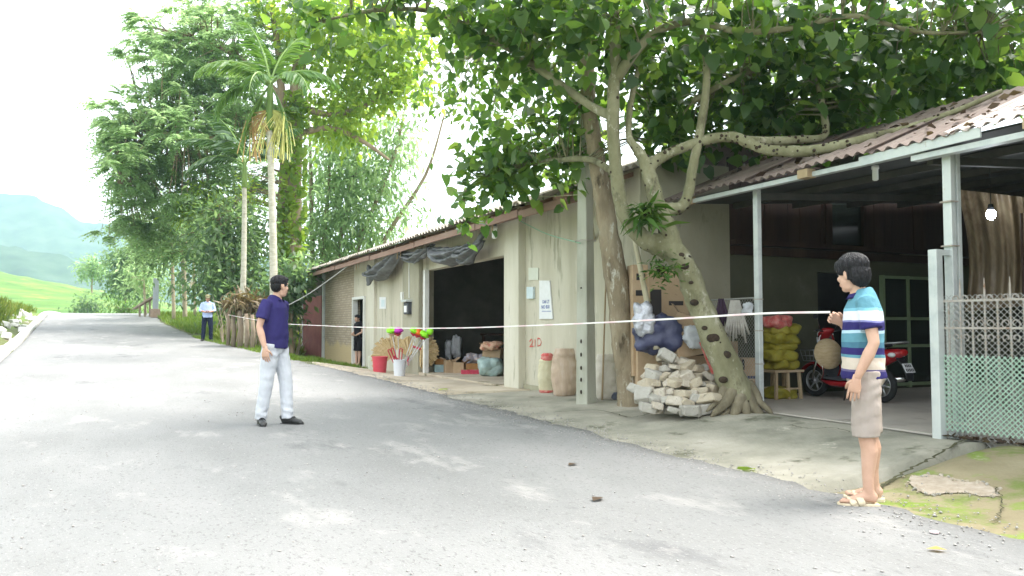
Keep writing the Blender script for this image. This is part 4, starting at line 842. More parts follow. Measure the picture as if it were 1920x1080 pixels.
    hm = xform(hair_mesh(sp.get('hair', 'short')), R, hc); link('hair', hm, t, M_hair)
    # shirt
    mb = MB(); T2 = sp['shirt']; mb.tube([V(p) for p, _, _ in T2], [(a, c) for _, a, c in T2], 22, side=(1, 0, 0))
    for s in ('L', 'R'):
        sh, el = V(J['sh' + s]), V(J['el' + s]); wr = V(J['wr' + s]); e = sp.get('sleeve', .62)
        if e <= 1: pts = [sh.lerp(V((0, sh.y, sh.z - .03)), .45), sh + V((0, 0, .003)), sh.lerp(el, e * .5), sh.lerp(el, e)]; rr = [.066, .064, .069, .074]
        else: pts = [sh.lerp(V((0, sh.y, sh.z - .03)), .45), sh, sh.lerp(el, .5), el, el.lerp(wr, e - 1)]; rr = [.066, .063, .06, .056, .05]
        mb.tube(pts, rr, 14)
    def wr_(p, n):
        lowf = sm((1.25 - p.z) / .35); return .009 * lowf * noise.noise(V((p.x * 6 + p.z * 5, p.y * 6, p.z * 14))) + .004 * noise.noise(V((p.x * 12, p.y * 12 + p.z * 9, p.z * 9))) + .0035 * noise.noise(V((p.x * 26, p.y * 26, p.z * 16)))
    sh_ = link('shirt', remesh(mb, 'shirt', sp.get('cvox', .0085), 3, wfn=wr_), t, sp['shirtm'])
    # collar
    mb = MB(); nk = V(J['neck']); cr = []
    for i in range(13):
        a = -2.75 + 5.5 * i / 12; x, y = .066 * math.sin(a), -.064 * math.cos(a); cr.append((nk + V((x, y + .004, -.005 - .03 * (1 - math.cos(a)) / 2)), nk + V((x * 1.3, y * 1.3 + .004, -.043 - .022 * (1 - math.cos(a)) / 2))))
    vs = [p for c in cr for p in c] + [p + V((0, 0, .006)) * 1 + V((p.x - nk.x, p.y - nk.y, 0)) * -.08 for c in cr for p in c]; m2 = len(cr) * 2
    fs = [(2 * i, 2 * i + 1, 2 * i + 3, 2 * i + 2) for i in range(12)] + [(m2 + 2 * i + 2, m2 + 2 * i + 3, m2 + 2 * i + 1, m2 + 2 * i) for i in range(12)] + [(2 * i, 2 * i + 2, m2 + 2 * i + 2, m2 + 2 * i) for i in range(12)] + [(2 * i + 3, 2 * i + 1, m2 + 2 * i + 1, m2 + 2 * i + 3) for i in range(12)]
    mb.add(vs, fs); mb.build('collar', sp.get('collarm', sp['shirtm']), sh_, True, local=True)
    # trousers or shorts
    mb = MB(); pz = sp.get('waist', .96)
    mb.tube([(0, J['hpL'][1], pz), (0, J['hpL'][1], pz - .06), (0, J['hpL'][1] - .005, .86), (0, J['hpL'][1], .8)], [(.138 * sc, .104 * sc), (.148 * sc, .116 * sc), (.158 * sc, .126 * sc), (.12, .1)], 18, side=(1, 0, 0))
    for s in ('L', 'R'):
        hp, kn, an = V(J['hp' + s]), V(J['kn' + s]), V(J['an' + s]); lg = sp.get('leg', 2)
        if lg <= 1: pts = [hp + V((0, 0, .03)), hp.lerp(kn, .35), hp.lerp(kn, .75), hp.lerp(kn, lg) if lg <= 1 else kn]; rr = [.097, .098, .093, .094]
        elif lg < 2: pts = [hp + V((0, 0, .03)), hp.lerp(kn, .5), kn, kn.lerp(an, lg - 1)]; rr = [.097, .096, .09, .094]
        else: pts = [hp + V((0, 0, .03)), hp.lerp(kn, .5), kn, kn.lerp(an, .5), an + V((0, 0, -.025))]; rr = [.098, .095, .078, .071, .068]
        mb.tube(pts, rr, 14)
    def wt(p, n):
        kf = .6 + .8 * math.exp(-((p.z - .82) / .12) ** 2) + .9 * math.exp(-((p.z - .12) / .1) ** 2); return kf * (.009 * noise.noise(V((p.x * 9, p.y * 9 + p.z * 10, p.z * 15))) + .003 * noise.noise(V((p.x * 22, p.y * 22, p.z * 24))))
    link('shorts' if sp.get('leg', 2) < 2 else 'trousers', remesh(mb, 'trousers', sp.get('cvox', .0085), 3, wfn=wt), t, sp['legm'])
    for s in ('L', 'R'):
        an = V(J['an' + s]); fd = V(J['ft' + s]).normalized(); sdv = V((0, 0, 1)).cross(fd)
        if sp.get('bare'):
            mb = MB(); b0 = an - fd * .065; pr = [(0, .03), (.02, .036), (.09, .038), (.16, .046), (.22, .046), (.255, .03), (.265, .012)]
            for zz, k in ((-.098, 1), (-.075, 1)): pass
            ring = [(b0 + fd * d + sdv * w) for d, w in pr] + [(b0 + fd * d - sdv * w) for d, w in reversed(pr)]
            mb.prism([V((p.x, p.y, an.z - .098)) for p in ring], (0, 0, .026)); so = mb.build('sandal', M_sandal, t, local=True, bevel=.005)
            for q, dd in ((.115, .0), (.165, .0)):
                mb = MB(); c = b0 + fd * q; arc = []
                for i in range(9): a = pi * i / 8; arc.append(c + sdv * (.048 * math.cos(a)) + V((0, 0, an.z - .078 - c.z + math.sin(a) * (.058 if q < .14 else .04))) + fd * (.02 * math.sin(a)))
                mb.tube(arc, [(.024, .004)] * 9, 8, side=fd); mb.build('strap', M_sandal, so, True, local=True)
        else:
            mb = MB(); b0 = an - fd * .075; b0.z = 0; shoe_mesh(mb, b0, fd); so = link('shoe', remesh(mb, 'shoe', .007, 2), t, M_leather)
            mb = MB(); mb.tube([b0 + fd * .0 + V((0, 0, .008)), b0 + fd * .1 + V((0, 0, .008)), b0 + fd * .2 + V((0, 0, .008)), b0 + fd * .275 + V((0, 0, .008))], [(.034, .009), (.038, .009), (.046, .009), (.02, .008)], 12, side=sdv); mb.build('sole', M_leather, so, True, local=True)
            mb = MB(); c = b0 + fd * .15; arc = [c + sdv * (.046 * math.cos(pi * i / 8)) + V((0, 0, .03 + .06 * math.sin(pi * i / 8))) for i in range(9)]; mb.tube(arc, [(.014, .004)] * 9, 6, side=fd); mb.build('saddle_strap', M_leather, so, True, local=True)
    return t
def torso(y=0, k=1.0, belly=.0):
    return [((0, y, .84), .13, .1), ((0, y, .9), .15, .108), ((0, y, .98), .148, .104), ((0, y + belly * .5, 1.08), .145, .103), ((0, y, 1.2), .158, .108), ((0, y, 1.32), .165, .105), ((0, y, 1.4), .13, .082), ((0, y, 1.455), .06, .055)]
def shirt(y=0, belly=.0, hem=.855, k=1.0):
    return [((0, y, hem), .182 * k, .142 * k), ((0, y, hem + .004), .184 * k, .146 * k), ((0, y + belly * .6, hem + .05), .178 * k, .14 * k), ((0, y + belly, 1.0), .176 * k, .14 * k), ((0, y + belly, 1.1), .172 * k, .138 * k), ((0, y, 1.22), .176 * k, .132), ((0, y, 1.32), .178 * k, .122), ((0, y - .005, 1.385), .15, .1), ((0, y - .005, 1.44), .098, .074), ((0, y, 1.47), .068, .06)]
# --- near man on the right, in a striped polo, holding the end of the tape
rb = at_ground(1626, 946); hv = (-RT * math.cos(.3) + FW * math.sin(.3))
zf = rb.z
JR = dict(neck=(0, .03, 1.46), head=(.0, .07, 1.575), shL=(-.175, .0, 1.368), elL=(-.24, -.035, 1.1), wrL=(-.225, .075, .86), shR=(.175, .01, 1.368), elR=(.25, .0, 1.1), wrR=(.13, .13, 1.235),
          hpL=(-.09, .0, .88), hpR=(.09, -.01, .88), knL=(-.1, .01, .48), knR=(.1, -.03, .48), anL=(-.1, .0, .1), anR=(.11, -.06, .1), ftL=(-.12, 1, 0), ftR=(.2, 1, 0))
rm = person('person', 'man in striped aqua and navy polo and khaki shorts holding the tape', (rb.x, rb.y, zf), hv, dict(J=JR, torso=torso(0, 1, .01), shirt=shirt(0, .008, .855, .99), shirtm=M_stripe, collarm=M_navy, legm=M_khaki, leg=1.02, skin=M_skin, hair='full', bare=True, hyaw=-.75, hpitch=-.12, sleeve=.66,
          handL=((.05, .22, -1), (.25, .95, .2), (.95, -.2, 0), .18, .35), handR=((-.3, .75, .55), (-.35, -.4, .85), (-.8, .1, -.4), .7, .3), hs=.96, bulk=1.04))
rm.scale = (.975, .975, .975)
# --- man in navy polo standing in the road
lb = at_ground(513, 798); hv2 = (RT * math.cos(.25) - FW * math.sin(.25))
JL = dict(neck=(0, .02, 1.46), head=(0, .055, 1.575), shR=(.18, -.01, 1.368), elR=(.245, -.05, 1.11), wrR=(.25, .03, .865), shL=(-.18, 0, 1.368), elL=(-.24, -.06, 1.11), wrL=(-.22, -.03, .87),
          hpR=(.09, 0, .89), hpL=(-.09, 0, .89), knR=(.1, -.035, .49), knL=(-.08, .1, .49), anR=(.11, -.1, .09), anL=(-.06, .14, .09), ftR=(.75, .7, 0), ftL=(.0, 1, 0))
person('person', 'man in navy polo and pale grey trousers standing in the road', (lb.x, lb.y, lb.z + .012), hv2, dict(J=JL, torso=torso(), shirt=shirt(0, .01, .87, .95), shirtm=M_navy, legm=M_ltgrey, skin=M_skin, hair='short', hyaw=1.15, sleeve=.66,
          handR=((.02, .1, -1), (-.2, .95, .1), (-.95, -.2, 0), .3, .4), handL=((.0, .3, -1), (.2, .95, .2), (.95, 0, 0), .3, .4)))
# --- far man in light blue shirt and cap, hands together
fb_ = at_ground(388, 640); hv3 = (EYE - fb_); hv3.z = 0; hv3.normalize()
JF = dict(neck=(0, .02, 1.46), head=(0, .06, 1.57), shR=(.18, 0, 1.368), elR=(.25, .04, 1.12), wrR=(.06, .26, 1.06), shL=(-.18, 0, 1.368), elL=(-.25, .04, 1.12), wrL=(-.06, .26, 1.06),
          hpR=(.09, 0, .89), hpL=(-.09, 0, .89), knR=(.12, .02, .48), knL=(-.12, .02, .48), anR=(.14, 0, .09), anL=(-.14, 0, .09), ftR=(.3, 1, 0), ftL=(-.3, 1, 0))
fm = person('person', 'man in light blue shirt, dark trousers and cap standing on the far verge', (fb_.x, fb_.y, fb_.z), hv3, dict(J=JF, torso=torso(), shirt=shirt(0, .01, .87), shirtm=M_blue, legm=M_dknavy, skin=M_skin2, hpitch=-.3, sleeve=1.3, vox=.016, cvox=.014, hvox=.01,
          handR=((-.8, .3, 0), (0, .9, .5), (0, .2, 1), .6, .3), handL=((.8, .3, 0), (0, .9, .5), (0, .2, 1), .6, .3)))
Rf = Matrix.Rotation(-.3, 3, 'X'); hc = V(JF['head']); mb = MB(); mb.ell(hc + Rf @ V((0, -.005, .075)), (.096, .115, .075), Rf, 16, 10); mb.ell(hc + Rf @ V((0, .125, .062)), (.075, .075, .012), Rf, 14, 6); mb.build('cap', M_cap, fm, True, local=True)
# --- woman in dark clothes in the doorway
wb = at_x(671.5, 683, 6.3); wb.z = -.03; hv4 = V((-.9, -.4, 0)).normalized()
JW = dict(neck=(0, .0, 1.46), head=(0, .05, 1.57), shR=(.16, 0, 1.365), elR=(.22, .0, 1.12), wrR=(.08, .2, 1.02), shL=(-.16, 0, 1.365), elL=(-.22, .0, 1.12), wrL=(-.1, .2, 1.0), hpR=(.09, 0, .88), hpL=(-.09, 0, .88), knR=(.09, .01, .48), knL=(-.09, .02, .48), anR=(.09, 0, .1), anL=(-.09, .03, .1), ftR=(.1, 1, 0), ftL=(-.1, 1, 0))
wm = person('person', 'woman in dark clothes looking out of the narrow doorway', (wb.x, wb.y, wb.z), hv4, dict(J=JW, torso=torso(), shirt=shirt(0, 0, .84, .93), shirtm=M_black, legm=M_black, leg=.98, bare=True, skin=M_skin, sleeve=.6, vox=.015, cvox=.014, hvox=.01,
          handR=((-.7, .3, .1), (0, .8, .5), (0, .2, 1), .5, .3), handL=((.7, .3, .1), (0, .8, .5), (0, .2, 1), .5, .3)))
wm.scale = (.93, .93, .93)
mb = MB(); hc = V(JW['head']); mb.tube([hc + V((0, -.06, .06)), hc + V((0, -.09, -.04)), hc + V((0, -.09, -.16))], [.05, .06, .03], 10); mb.build('long_hair', M_hair, wm, True, local=True)
# ------------------------------------------------------------------ tape stretched along the road front
M_tape = mat('tape', [(.78, .66, .66), (.82, .78, .76)], 1.2, .5, spots=((.75, .3, .34), 1.6, .56))
def tapemat():
    m = bpy.data.materials.new('red_white_tape'); m.use_nodes = True; t = m.node_tree; N = t.nodes; L = t.links; b = N['Principled BSDF']; b.inputs['Roughness'].default_value = .4
    tc = N.new('ShaderNodeTexCoord'); wv = N.new('ShaderNodeTexWave'); wv.bands_direction = 'Y'; wv.inputs['Scale'].default_value = .55; wv.inputs['Distortion'].default_value = .6; L.new(tc.outputs['Object'], wv.inputs[0])
    cr = N.new('ShaderNodeValToRGB'); e = cr.color_ramp.elements; e[0].position = .55; e[0].color = (.8, .76, .72, 1); e[1].position = .95; e[1].color = (.74, .55, .56, 1); L.new(wv.outputs[0], cr.inputs[0]); L.new(cr.outputs[0], b.inputs['Base Color']); return m
ang = math.atan2(-hv.x, hv.y); Rr = Matrix.Rotation(ang, 3, 'Z'); hw = V((rb.x, rb.y, zf)) + Rr @ V((.08, .2, 1.278))
fe = at_dep(425, 590, 27.2); nrm = V((fe.y - hw.y, -(fe.x - hw.x), 0)).normalized()
def on_plane(px, py): r = ray(px, py); return EYE + r * ((hw - EYE).dot(nrm) / r.dot(nrm))
tp = [hw] + [on_plane(*q) for q in ((1425, 588), (1260, 598), (1085, 607), (945, 612.5), (860, 615), (780, 615.5), (690, 614), (600, 610.5), (520, 606), (470, 598))] + [fe]
sp = spline([tuple(p) for p in tp], 5); mb = MB(); mb.tube([V(p) for p in sp], [(.0075, .002)] * len(sp), 6, side=(0, 0, 1))
single(mb, 'measuring_tape', 'pink and white tape stretched from the striped man\'s hand to the far posts', 'tape', tapemat(), hw)
# ------------------------------------------------------------------ pole, rods and stones by the trees
M_concrete = mat('pole_concrete', [(.3, .3, .24), (.4, .4, .33), (.46, .46, .39)], 2.5, .92, .35, 30, stretch=(1, 1, .35), spots=[((.17, .19, .09), 2, .62), ((.52, .5, .44), 6, .66)])
M_bamboo = mat('bamboo', [(.3, .26, .16), (.42, .38, .27), (.48, .44, .34)], 5, .8, .2, 30, stretch=(1, 1, .3))
cp = at_z(1099, 752, .15); CD = dep(cp)
CPo = thing('concrete_pole', 'square concrete utility pole with holes down its edge by the slim tree', 'pole', cp)
ctop = at_dep(1090, 185, CD); yawR = Matrix.Rotation(.12, 3, 'Z')
mb = MB(); mb.tube([cp + V((0, 0, -.2)), V((cp.x, cp.y, ctop.z))], [.145, .098], 4); mb.v = [tuple(cp + Matrix.Rotation(pi / 4 + .35, 3, 'Z') @ (V(p) - cp)) for p in mb.v]; mb.build('shaft', M_concrete, CPo, bevel=.012)
mb = MB(); mb.tube([V((cp.x - .03, cp.y, ctop.z - .02)), V((cp.x - .05, cp.y, ctop.z + 1.1))], [.03, .026], 7); mb.build('top_rod', M_oldsteel, CPo)
for py in (540, 640, 665, 690, 712, 735):
    p = at_dep(1089.5, py, CD - .115); mb = MB(); mb.ell(p, (.014, .014, .03 if py > 560 else .012), n=8, m=6); mb.build('hole', M_scar, CPo, smooth=True)
for py, m in ((285, M_scar), (452, M_bamboo)):
    mb = MB(); q = at_dep(1095, py, CD); mb.torus((cp.x, cp.y, q.z), .15 if py > 400 else .14, .006, 'z', 20, 5); mb.build('wire_loop', M_oldsteel, CPo)
def stick(name, label, a, b, r, m, cat='pole', group=None, n=7, nodes=True):
    mb = MB(); a, b = V(a), V(b); k = 14; mb.tube([a.lerp(b, i / k) for i in range(k + 1)], [r * (1.12 if (i % 3 == 0 and nodes) else 1) * (1 - .25 * i / k) for i in range(k + 1)], n); return single(mb, name, label, cat, m, a, group, smooth=True)
stick('bamboo_pole', 'thicker grey bamboo pole leaning between the concrete pole and slim tree', at_z(1136, 700, .2), at_dep(1110, 420, 11.6), .034, M_bamboo)
stick('bamboo_pole', 'thin straight bamboo pole close against the concrete pole', at_z(1122, 690, .2), at_dep(1104, 400, 11.9), .024, M_concrete)
stick('bamboo_rod', 'thin pale stick standing in front of the slim leaning tree', at_z(1129, 750, .14), at_dep(1139, 428, 11.0), .014, M_rawwood, nodes=False)
stick('wooden_prop', 'grey wooden prop leaning across the cartons under the fig fork', at_dep(1231, 655, 9.75), at_dep(1188, 440, 9.9), .04, M_bamboo, nodes=False)
# pile of rough limestone blocks
M_stone = [mat('limestone%d' % i, c, 6, .95, .6, 25, spots=((.22, .19, .14), 9, .6)) for i, c in enumerate(([(.34, .29, .22), (.46, .41, .33), (.55, .5, .43)], [(.38, .32, .23), (.5, .44, .34)], [(.33, .31, .27), (.46, .44, .39)]))]
def rockmesh(seed, m):
    R_ = random.Random(seed); bm = bmesh.new()
    for sx in (-1, 1):
        for sy in (-1, 1):
            for sz in (-1, 1): bm.verts.new((sx * R_.uniform(.6, 1) * .105, sy * R_.uniform(.6, 1) * .075, sz * R_.uniform(.6, 1) * .058))
    for i in range(5): bm.verts.new((R_.uniform(-1, 1) * .12, R_.uniform(-1, 1) * .08, R_.uniform(-1, 1) * .062))
    bmesh.ops.convex_hull(bm, input=bm.verts); bmesh.ops.delete(bm, geom=[v for v in bm.verts if not v.link_faces], context='VERTS'); bmesh.ops.bevel(bm, geom=list(bm.edges), offset=.008, segments=1, affect='EDGES')
    me = bpy.data.meshes.new('stone'); bm.to_mesh(me); bm.free(); me.materials.append(m); return me
rocks = [rockmesh(i, M_stone[i % 3]) for i in range(12)]
spb = at_z(1272, 774, .16); SP = thing('stone_pile', 'heap of rough pale limestone blocks between the two trees', 'stone pile', spb)
Rn = random.Random(5)
def stone(px, py, D, s, tilt):
    p = at_dep(px, py, D); o = bpy.data.objects.new('stone', rocks[Rn.randrange(12)]); C.objects.link(o); o.parent = SP; o.location = p - spb
    o.rotation_euler = (Rn.uniform(-.25, .25), tilt, Rn.uniform(-1.2, 1.2) - YAW); o.scale = (s * Rn.uniform(.8, 1.15), s * Rn.uniform(.9, 1.4), s * Rn.uniform(.85, 1.1))
rows = [(768, 1212, 1342, 6, 9.05), (753, 1198, 1350, 8, 9.15), (738, 1196, 1350, 8, 9.25), (722, 1200, 1348, 8, 9.36), (706, 1206, 1342, 7, 9.48), (692, 1216, 1330, 6, 9.6), (679, 1236, 1300, 3, 9.7)]
for r_, (py, x0, x1, n_, D) in enumerate(rows):
    for i in range(n_):
        px = x0 + (x1 - x0) * (i + .5 * (r_ % 2) + .1) / n_ + Rn.uniform(-4, 4); e = abs((px - 1275) / 70)
        stone(px, py - 2 + Rn.uniform(-4, 4) - (6 * e * e if r_ < 3 else 0), D + .22 * e * e, Rn.uniform(.62, 1.2), Rn.uniform(-.5, .5) + (px - 1275) / 300)
    for i in range(max(2, n_ - 1)): stone(x0 + 10 + (x1 - x0 - 20) * (i + .5) / (n_ - 1), py, D + .26, 1.0, 0)
stone(1250, 668, 9.62, 1.2, .6); stone(1292, 768, 9.0, 1.05, 0); stone(1205, 742, 9.3, 1.1, -.6); stone(1330, 748, 9.15, 1.2, -.3)
def loose(px, py, z, s, name, label, m): 
    p = at_z(px, py, z); me = rockmesh(hash(label) % 97 if False else int(px), m); o = link(name, me); o.location = p + V((0, 0, .05 * s)); o.scale = (s, s, s * 1.2); setp(o, label, 'stone')
loose(1160, 748, .15, .9, 'dark_stone', 'single dark blue-grey stone at the foot of the white sack', mat('blue_stone', [(.07, .08, .11), (.13, .14, .18)], 8, .9, .4, 20))
loose(1190, 752, .15, .75, 'pale_stone', 'single pinkish stone at the foot of the slim leaning tree', M_stone[1]); loose(1148, 715, .17, 1.3, 'white_stone', 'tall white stone propped between white sack and slim tree', M_stone[2])
# ------------------------------------------------------------------ sacks
def sack(name, label, base, wd, ht, dp, m, topm=None, tie=True, group=None, band=None):
    base = V(base); t = thing(name, label, 'sack', base, group); mb = MB(); n = 30; pts, rr = [], []
    for i in range(n + 1):
        u = i / n; k = (.82 + .3 * math.sin(pi * min(1, u * 1.15)) ** .7) if u < .86 else (1.0 - (u - .86) * (3.4 if tie else 1.6)); pts.append(base + V((0, 0, ht * u))); rr.append((wd / 2 * k, dp / 2 * k))
    rr[0] = (wd / 2 * .8, dp / 2 * .8); mb.tube(pts, rr, 40, side=RT)
    sd_ = random.random() * 50
    for i, p in enumerate(mb.v):
        p = V(p); q = p - base; f = 1 + .13 * noise.noise(V((q.x * 7, q.y * 7, q.z * 9 + sd_))) + .07 * noise.noise(V((q.x * 19 + q.z * 8, q.y * 19, q.z * 15 + sd_))) + .035 * noise.noise(V((q.x * 40, q.y * 40, q.z * 28 + sd_))); mb.v[i] = (base.x + q.x * f, base.y + q.y * f, p.z)
    mb.build('bag', m, t, smooth=True)
    if topm:
        mb = MB(); c = base + V((0, 0, ht * .9)); mb.lathe(c, [(wd * .36, -.02), (wd * .4, .02), (wd * .34, .05), (wd * .38, .08), (wd * .25, .11)], 16); mb.build('tied_top', topm, t, smooth=True)
    if band:
        mb = MB(); mb.tube([base + V((0, 0, ht * z)) for z in (.02, .04, .09, .1)], [(wd / 2 * k, dp / 2 * k) for k in (.84, .91, 1.0, .99)], 20, side=RT); mb.build('printed_band', band, t, smooth=True)
    return t
M_sackw = mat('woven_sack', [(.55, .5, .42), (.66, .62, .54)], 7, .8, .3, 120, spots=((.45, .25, .2), 5, .64)); M_sackb = mat('brown_sack', [(.42, .31, .23), (.52, .4, .3), (.6, .5, .42)], 4, .8, .3, 120, stretch=(2, 2, .4), spots=((.42, .12, .1), 4, .64))
M_sacky = mat('cream_sack', [(.55, .5, .33), (.64, .6, .43)], 6, .8, .3, 120); M_sackred = mat('red_print', [(.55, .05, .05), (.62, .3, .26)], 20, .8); M_yellow = mat('yellow_sack', [(.2, .17, .02), (.3, .26, .03), (.24, .24, .05)], 6, .6, .5, 30)
sack('rice_sack', 'cream feed sack with red top by the plaster wall', at_z(1026, 738, .1), .27, .6, .2, M_sacky, M_sackred, band=M_sackred)
sack('grain_sack', 'full brown woven sack with open top by the plaster wall', at_z(1058, 742, .12), .36, .72, .28, M_sackb, tie=False)
sack('rubbish_sack', 'white dirty woven sack between concrete pole and slim tree', at_z(1138, 748, .14), .32, .64, .26, M_sackw, tie=False)
# ------------------------------------------------------------------ cartons and oddments behind the stones
M_card = mat('cardboard', [(.34, .24, .14), (.42, .3, .19), (.48, .36, .24)], 3, .9, .15, 40); M_card2 = mat('printed_cardboard', [(.3, .21, .13), (.38, .28, .18)], 3, .9, .15, 40, spots=((.12, .08, .06), 9, .66))
M_print = mat('dark_print', (.03, .025, .025), rough=.8); M_bluebag = mat('blue_plastic', [(.03, .034, .08), (.06, .065, .13)], 5, .45, .4, 14, spec=.5); M_silver = mat('silver_wrap', [(.35, .36, .4), (.55, .56, .6)], 14, .3, .8, 30, metal=.5); M_clear = mat('pale_plastic', [(.5, .52, .55), (.68, .7, .73)], 9, .35, .6, 22, trans=.3)
def carton(name, label, px0, px1, py0, py1, D, th, yaw=0, m=None, group=None, roll=0, prints=(), base=None, flaps=False, cat='carton'):
    c = at_dep((px0 + px1) / 2, (py0 + py1) / 2, D); k = D / FPX; wd, ht = (px1 - px0) * k, (py1 - py0) * k; b = c - V((0, 0, ht / 2)); b += FW * th / 2
    t = thing(name, label, cat, b, group, rz=-YAW + yaw); t.rotation_euler = (0, roll, -YAW + yaw)
    mb = MB(); mb.box((0, 0, ht / 2), (wd, th, ht)); mb.build('box', m or M_card, t, local=True, bevel=.006)
    for (u0, u1, v0, v1, pm) in prints:
        mb = MB(); mb.box(((u0 + u1 - 1) / 2 * wd, -th / 2 - .002, (v0 + v1) / 2 * ht), ((u1 - u0) * wd, .003, (v1 - v0) * ht)); mb.build('print', pm, t, local=True)
    mb = MB(); mb.box((0, 0, ht + .001), (.05, th * .98, .003)); mb.build('packing_tape', M_rawwood, t, local=True)
    if flaps:
        for s in (-1, 1):
            mb = MB(); mb.box((s * (wd / 2 + .05), 0, ht + .03), (.13, th, .006), Matrix.Rotation(s * -.6, 3, 'Y')); mb.build('flap', m or M_card, t, local=True)
    return t
txt = [(.3, .7, .12, .18, M_print)]
carton('carton', 'tall narrow carton with printed text against the grey wall', 1184, 1214, 496, 705, 10.35, .3, .1, M_card, prints=[(.25, .8, .86, .92, M_print), (.2, .85, .72, .77, M_print), (.25, .8, .45, .48, M_print)])
carton('carton', 'carton with dark oval window below the fern', 1214, 1292, 505, 640, 10.3, .3, .05, M_card2, prints=[(.05, .32, .25, .72, M_print), (.5, .85, .5, .56, M_print), (.1, .95, .02, .06, M_print)])
carton('carton', 'wide carton lying under the oval-window carton behind the stones', 1196, 1345, 641, 745, 10.2, .5, 0, M_card, prints=[(.55, .95, .75, .83, M_print)])
carton('carton', 'slanting open carton left of the fig trunk', 1258, 1312, 590, 640, 9.85, .25, -.3, M_card2, roll=.35, flaps=True)
carton('carton', 'small carton resting on the pile right of the blue bag', 1262, 1318, 610, 668, 9.8, .2, .4, M_card, roll=-.15)
carton('carton', 'upper carton with blue lettering behind the chain-link panel', 1388, 1424, 672, 715, 9.95, .3, .1, M_card, prints=[(.1, .75, .12, .24, M_bluebag), (.02, .15, .5, .95, M_print)])
carton('carton', 'lower carton on the floor behind the steel post', 1380, 1424, 716, 752, 9.9, .3, .1, M_card2)
carton('carton', 'stack carton half hidden behind fig trunk and chain-link', 1340, 1386, 640, 752, 10.1, .3, -.1, M_card)
def blobthing(name, label, cat, px0, px1, py0, py1, D, th, m, seed=0, amp=.25, vox=.012, fold=9, wr=.02):
    c = at_dep((px0 + px1) / 2, (py0 + py1) / 2, D); k = D / FPX; rx, rz_ = (px1 - px0) * k / 2, (py1 - py0) * k / 2; b = c - V((0, 0, rz_)); mb = MB(); R = Matrix.Rotation(-YAW, 3, 'Z')
    mb.ell((0, 0, rz_), (rx * 1.03, th / 2, rz_ * 1.03), n=48, m=34)
    for i, p in enumerate(mb.v):
        q = V(p) - V((0, 0, rz_)); s = 1 / max(.35, (abs(q.x / rx) ** 4 + abs(q.z / rz_) ** 4 + abs(q.y / th * 2) ** 4) ** .25) * ((q.x / rx) ** 2 + (q.z / rz_) ** 2 + (q.y / th * 2) ** 2) ** .5
        s = s * (.93 + amp * noise.noise(V((p[0] * fold + seed, p[1] * fold, p[2] * fold))) + amp * .45 * abs(noise.noise(V((p[0] * fold * 2.6 + seed, p[1] * fold * 2.6, p[2] * fold * 2.6)))) + amp * .2 * noise.noise(V((p[0] * fold * 6 + seed, p[1] * fold * 6, p[2] * fold * 6)))) ; q *= s; mb.v[i] = tuple(R @ q + V((0, 0, rz_)))
    me = mb.mesh(name, smooth=True); o = link(name, me, None, m); o.location = b; return setp(o, label, cat)
blobthing('plastic_bag', 'dark blue plastic bag of goods behind the stone pile', 'bag', 1190, 1276, 592, 662, 9.85, .3, M_bluebag, 1)
mb = MB(); p = at_dep(1245, 643, 9.68); 
blobthing('foil_roll', 'crumpled silver foil hanging on the wooden prop', 'foil', 1188, 1226, 568, 628, 9.72, .12, M_silver, 4, .26, fold=14)
blobthing('clear_bag', 'pale plastic bag wedged left of the fig trunk', 'bag', 1282, 1316, 612, 650, 9.72, .12, M_clear, 9, .35, fold=12)
mb = MB(); a = at_dep(1316, 640, 9.5); b = at_dep(1340, 700, 9.5); mb.bar(a, b, .07, .02, up=FW); single(mb, 'red_board', 'red sliver of packaging beside the fig trunk', 'packaging', M_sackred, b)
# chain-link panel and things hung on it
M_wire = mat('wire', [(.3, .3, .28), (.42, .42, .4)], 20, .5, metal=.4)
def chainlink(parent, name, A, B, z0, z1, cell, r, m, z0b=None):
    """diamond wire mesh on the vertical strip from A to B"""
    A = V(A); B = V(B); L = (B - A).length; d = (B - A) / L; mb = MB(); H = z1 - z0; nx = int((L + H) / cell) + 1
    for i in range(nx):
        for sg in (1, -1):
            s0 = i * cell - H if sg > 0 else i * cell; u0, u1 = s0, s0 + sg * H; za, zb_ = z0, z1
            def clip(u0, za, u1, zb_):
                if max(u0, u1) < 0 or min(u0, u1) > L: return None
                t0, t1 = 0., 1.
                for lim, sign in ((0, 1), (L, -1)):
                    f0, f1 = sign * (u0 - lim), sign * (u1 - lim)
                    if f0 < 0 and f1 < 0: return None
                    if f0 < 0: t0 = max(t0, f0 / (f0 - f1))
                    if f1 < 0: t1 = min(t1, f0 / (f0 - f1))
                return (u0 + (u1 - u0) * t0, za + (zb_ - za) * t0, u0 + (u1 - u0) * t1, za + (zb_ - za) * t1) if t1 > t0 + 1e-4 else None
            c = clip(u0, za, u1, zb_)
            if c: mb.tube([A + d * c[0] + V((0, 0, c[1] - A.z)), A + d * c[2] + V((0, 0, c[3] - A.z))], r, 4, cap=False)
    o = mb.build(name, m, parent); return o
clA = V((6.72, 7.32, .3)); clB = V((6.8, 8.55, .3)); CL = thing('mesh_panel', 'small chain-link panel tied to the steel post', 'fence panel', V((6.72, 7.32, .2)))
o = chainlink(CL, 'wire_mesh', clA, clB, .32, 1.52, .05, .0022, M_wire); o['kind'] = 'stuff'
mb = MB(); mb.tube([(6.72, 7.34, 1.52), (6.8, 8.55, 1.52)], .012, 6); mb.build('top_rail', M_wire, CL)
mb = MB(); mb.tube([(6.8, 8.55, .2), (6.8, 8.55, 1.54)], .018, 6); mb.build('stake', M_oldsteel, CL)
M_glove = mat('grey_cotton', [(.3, .28, .25), (.42, .4, .36)], 14, .95, .4, 60)
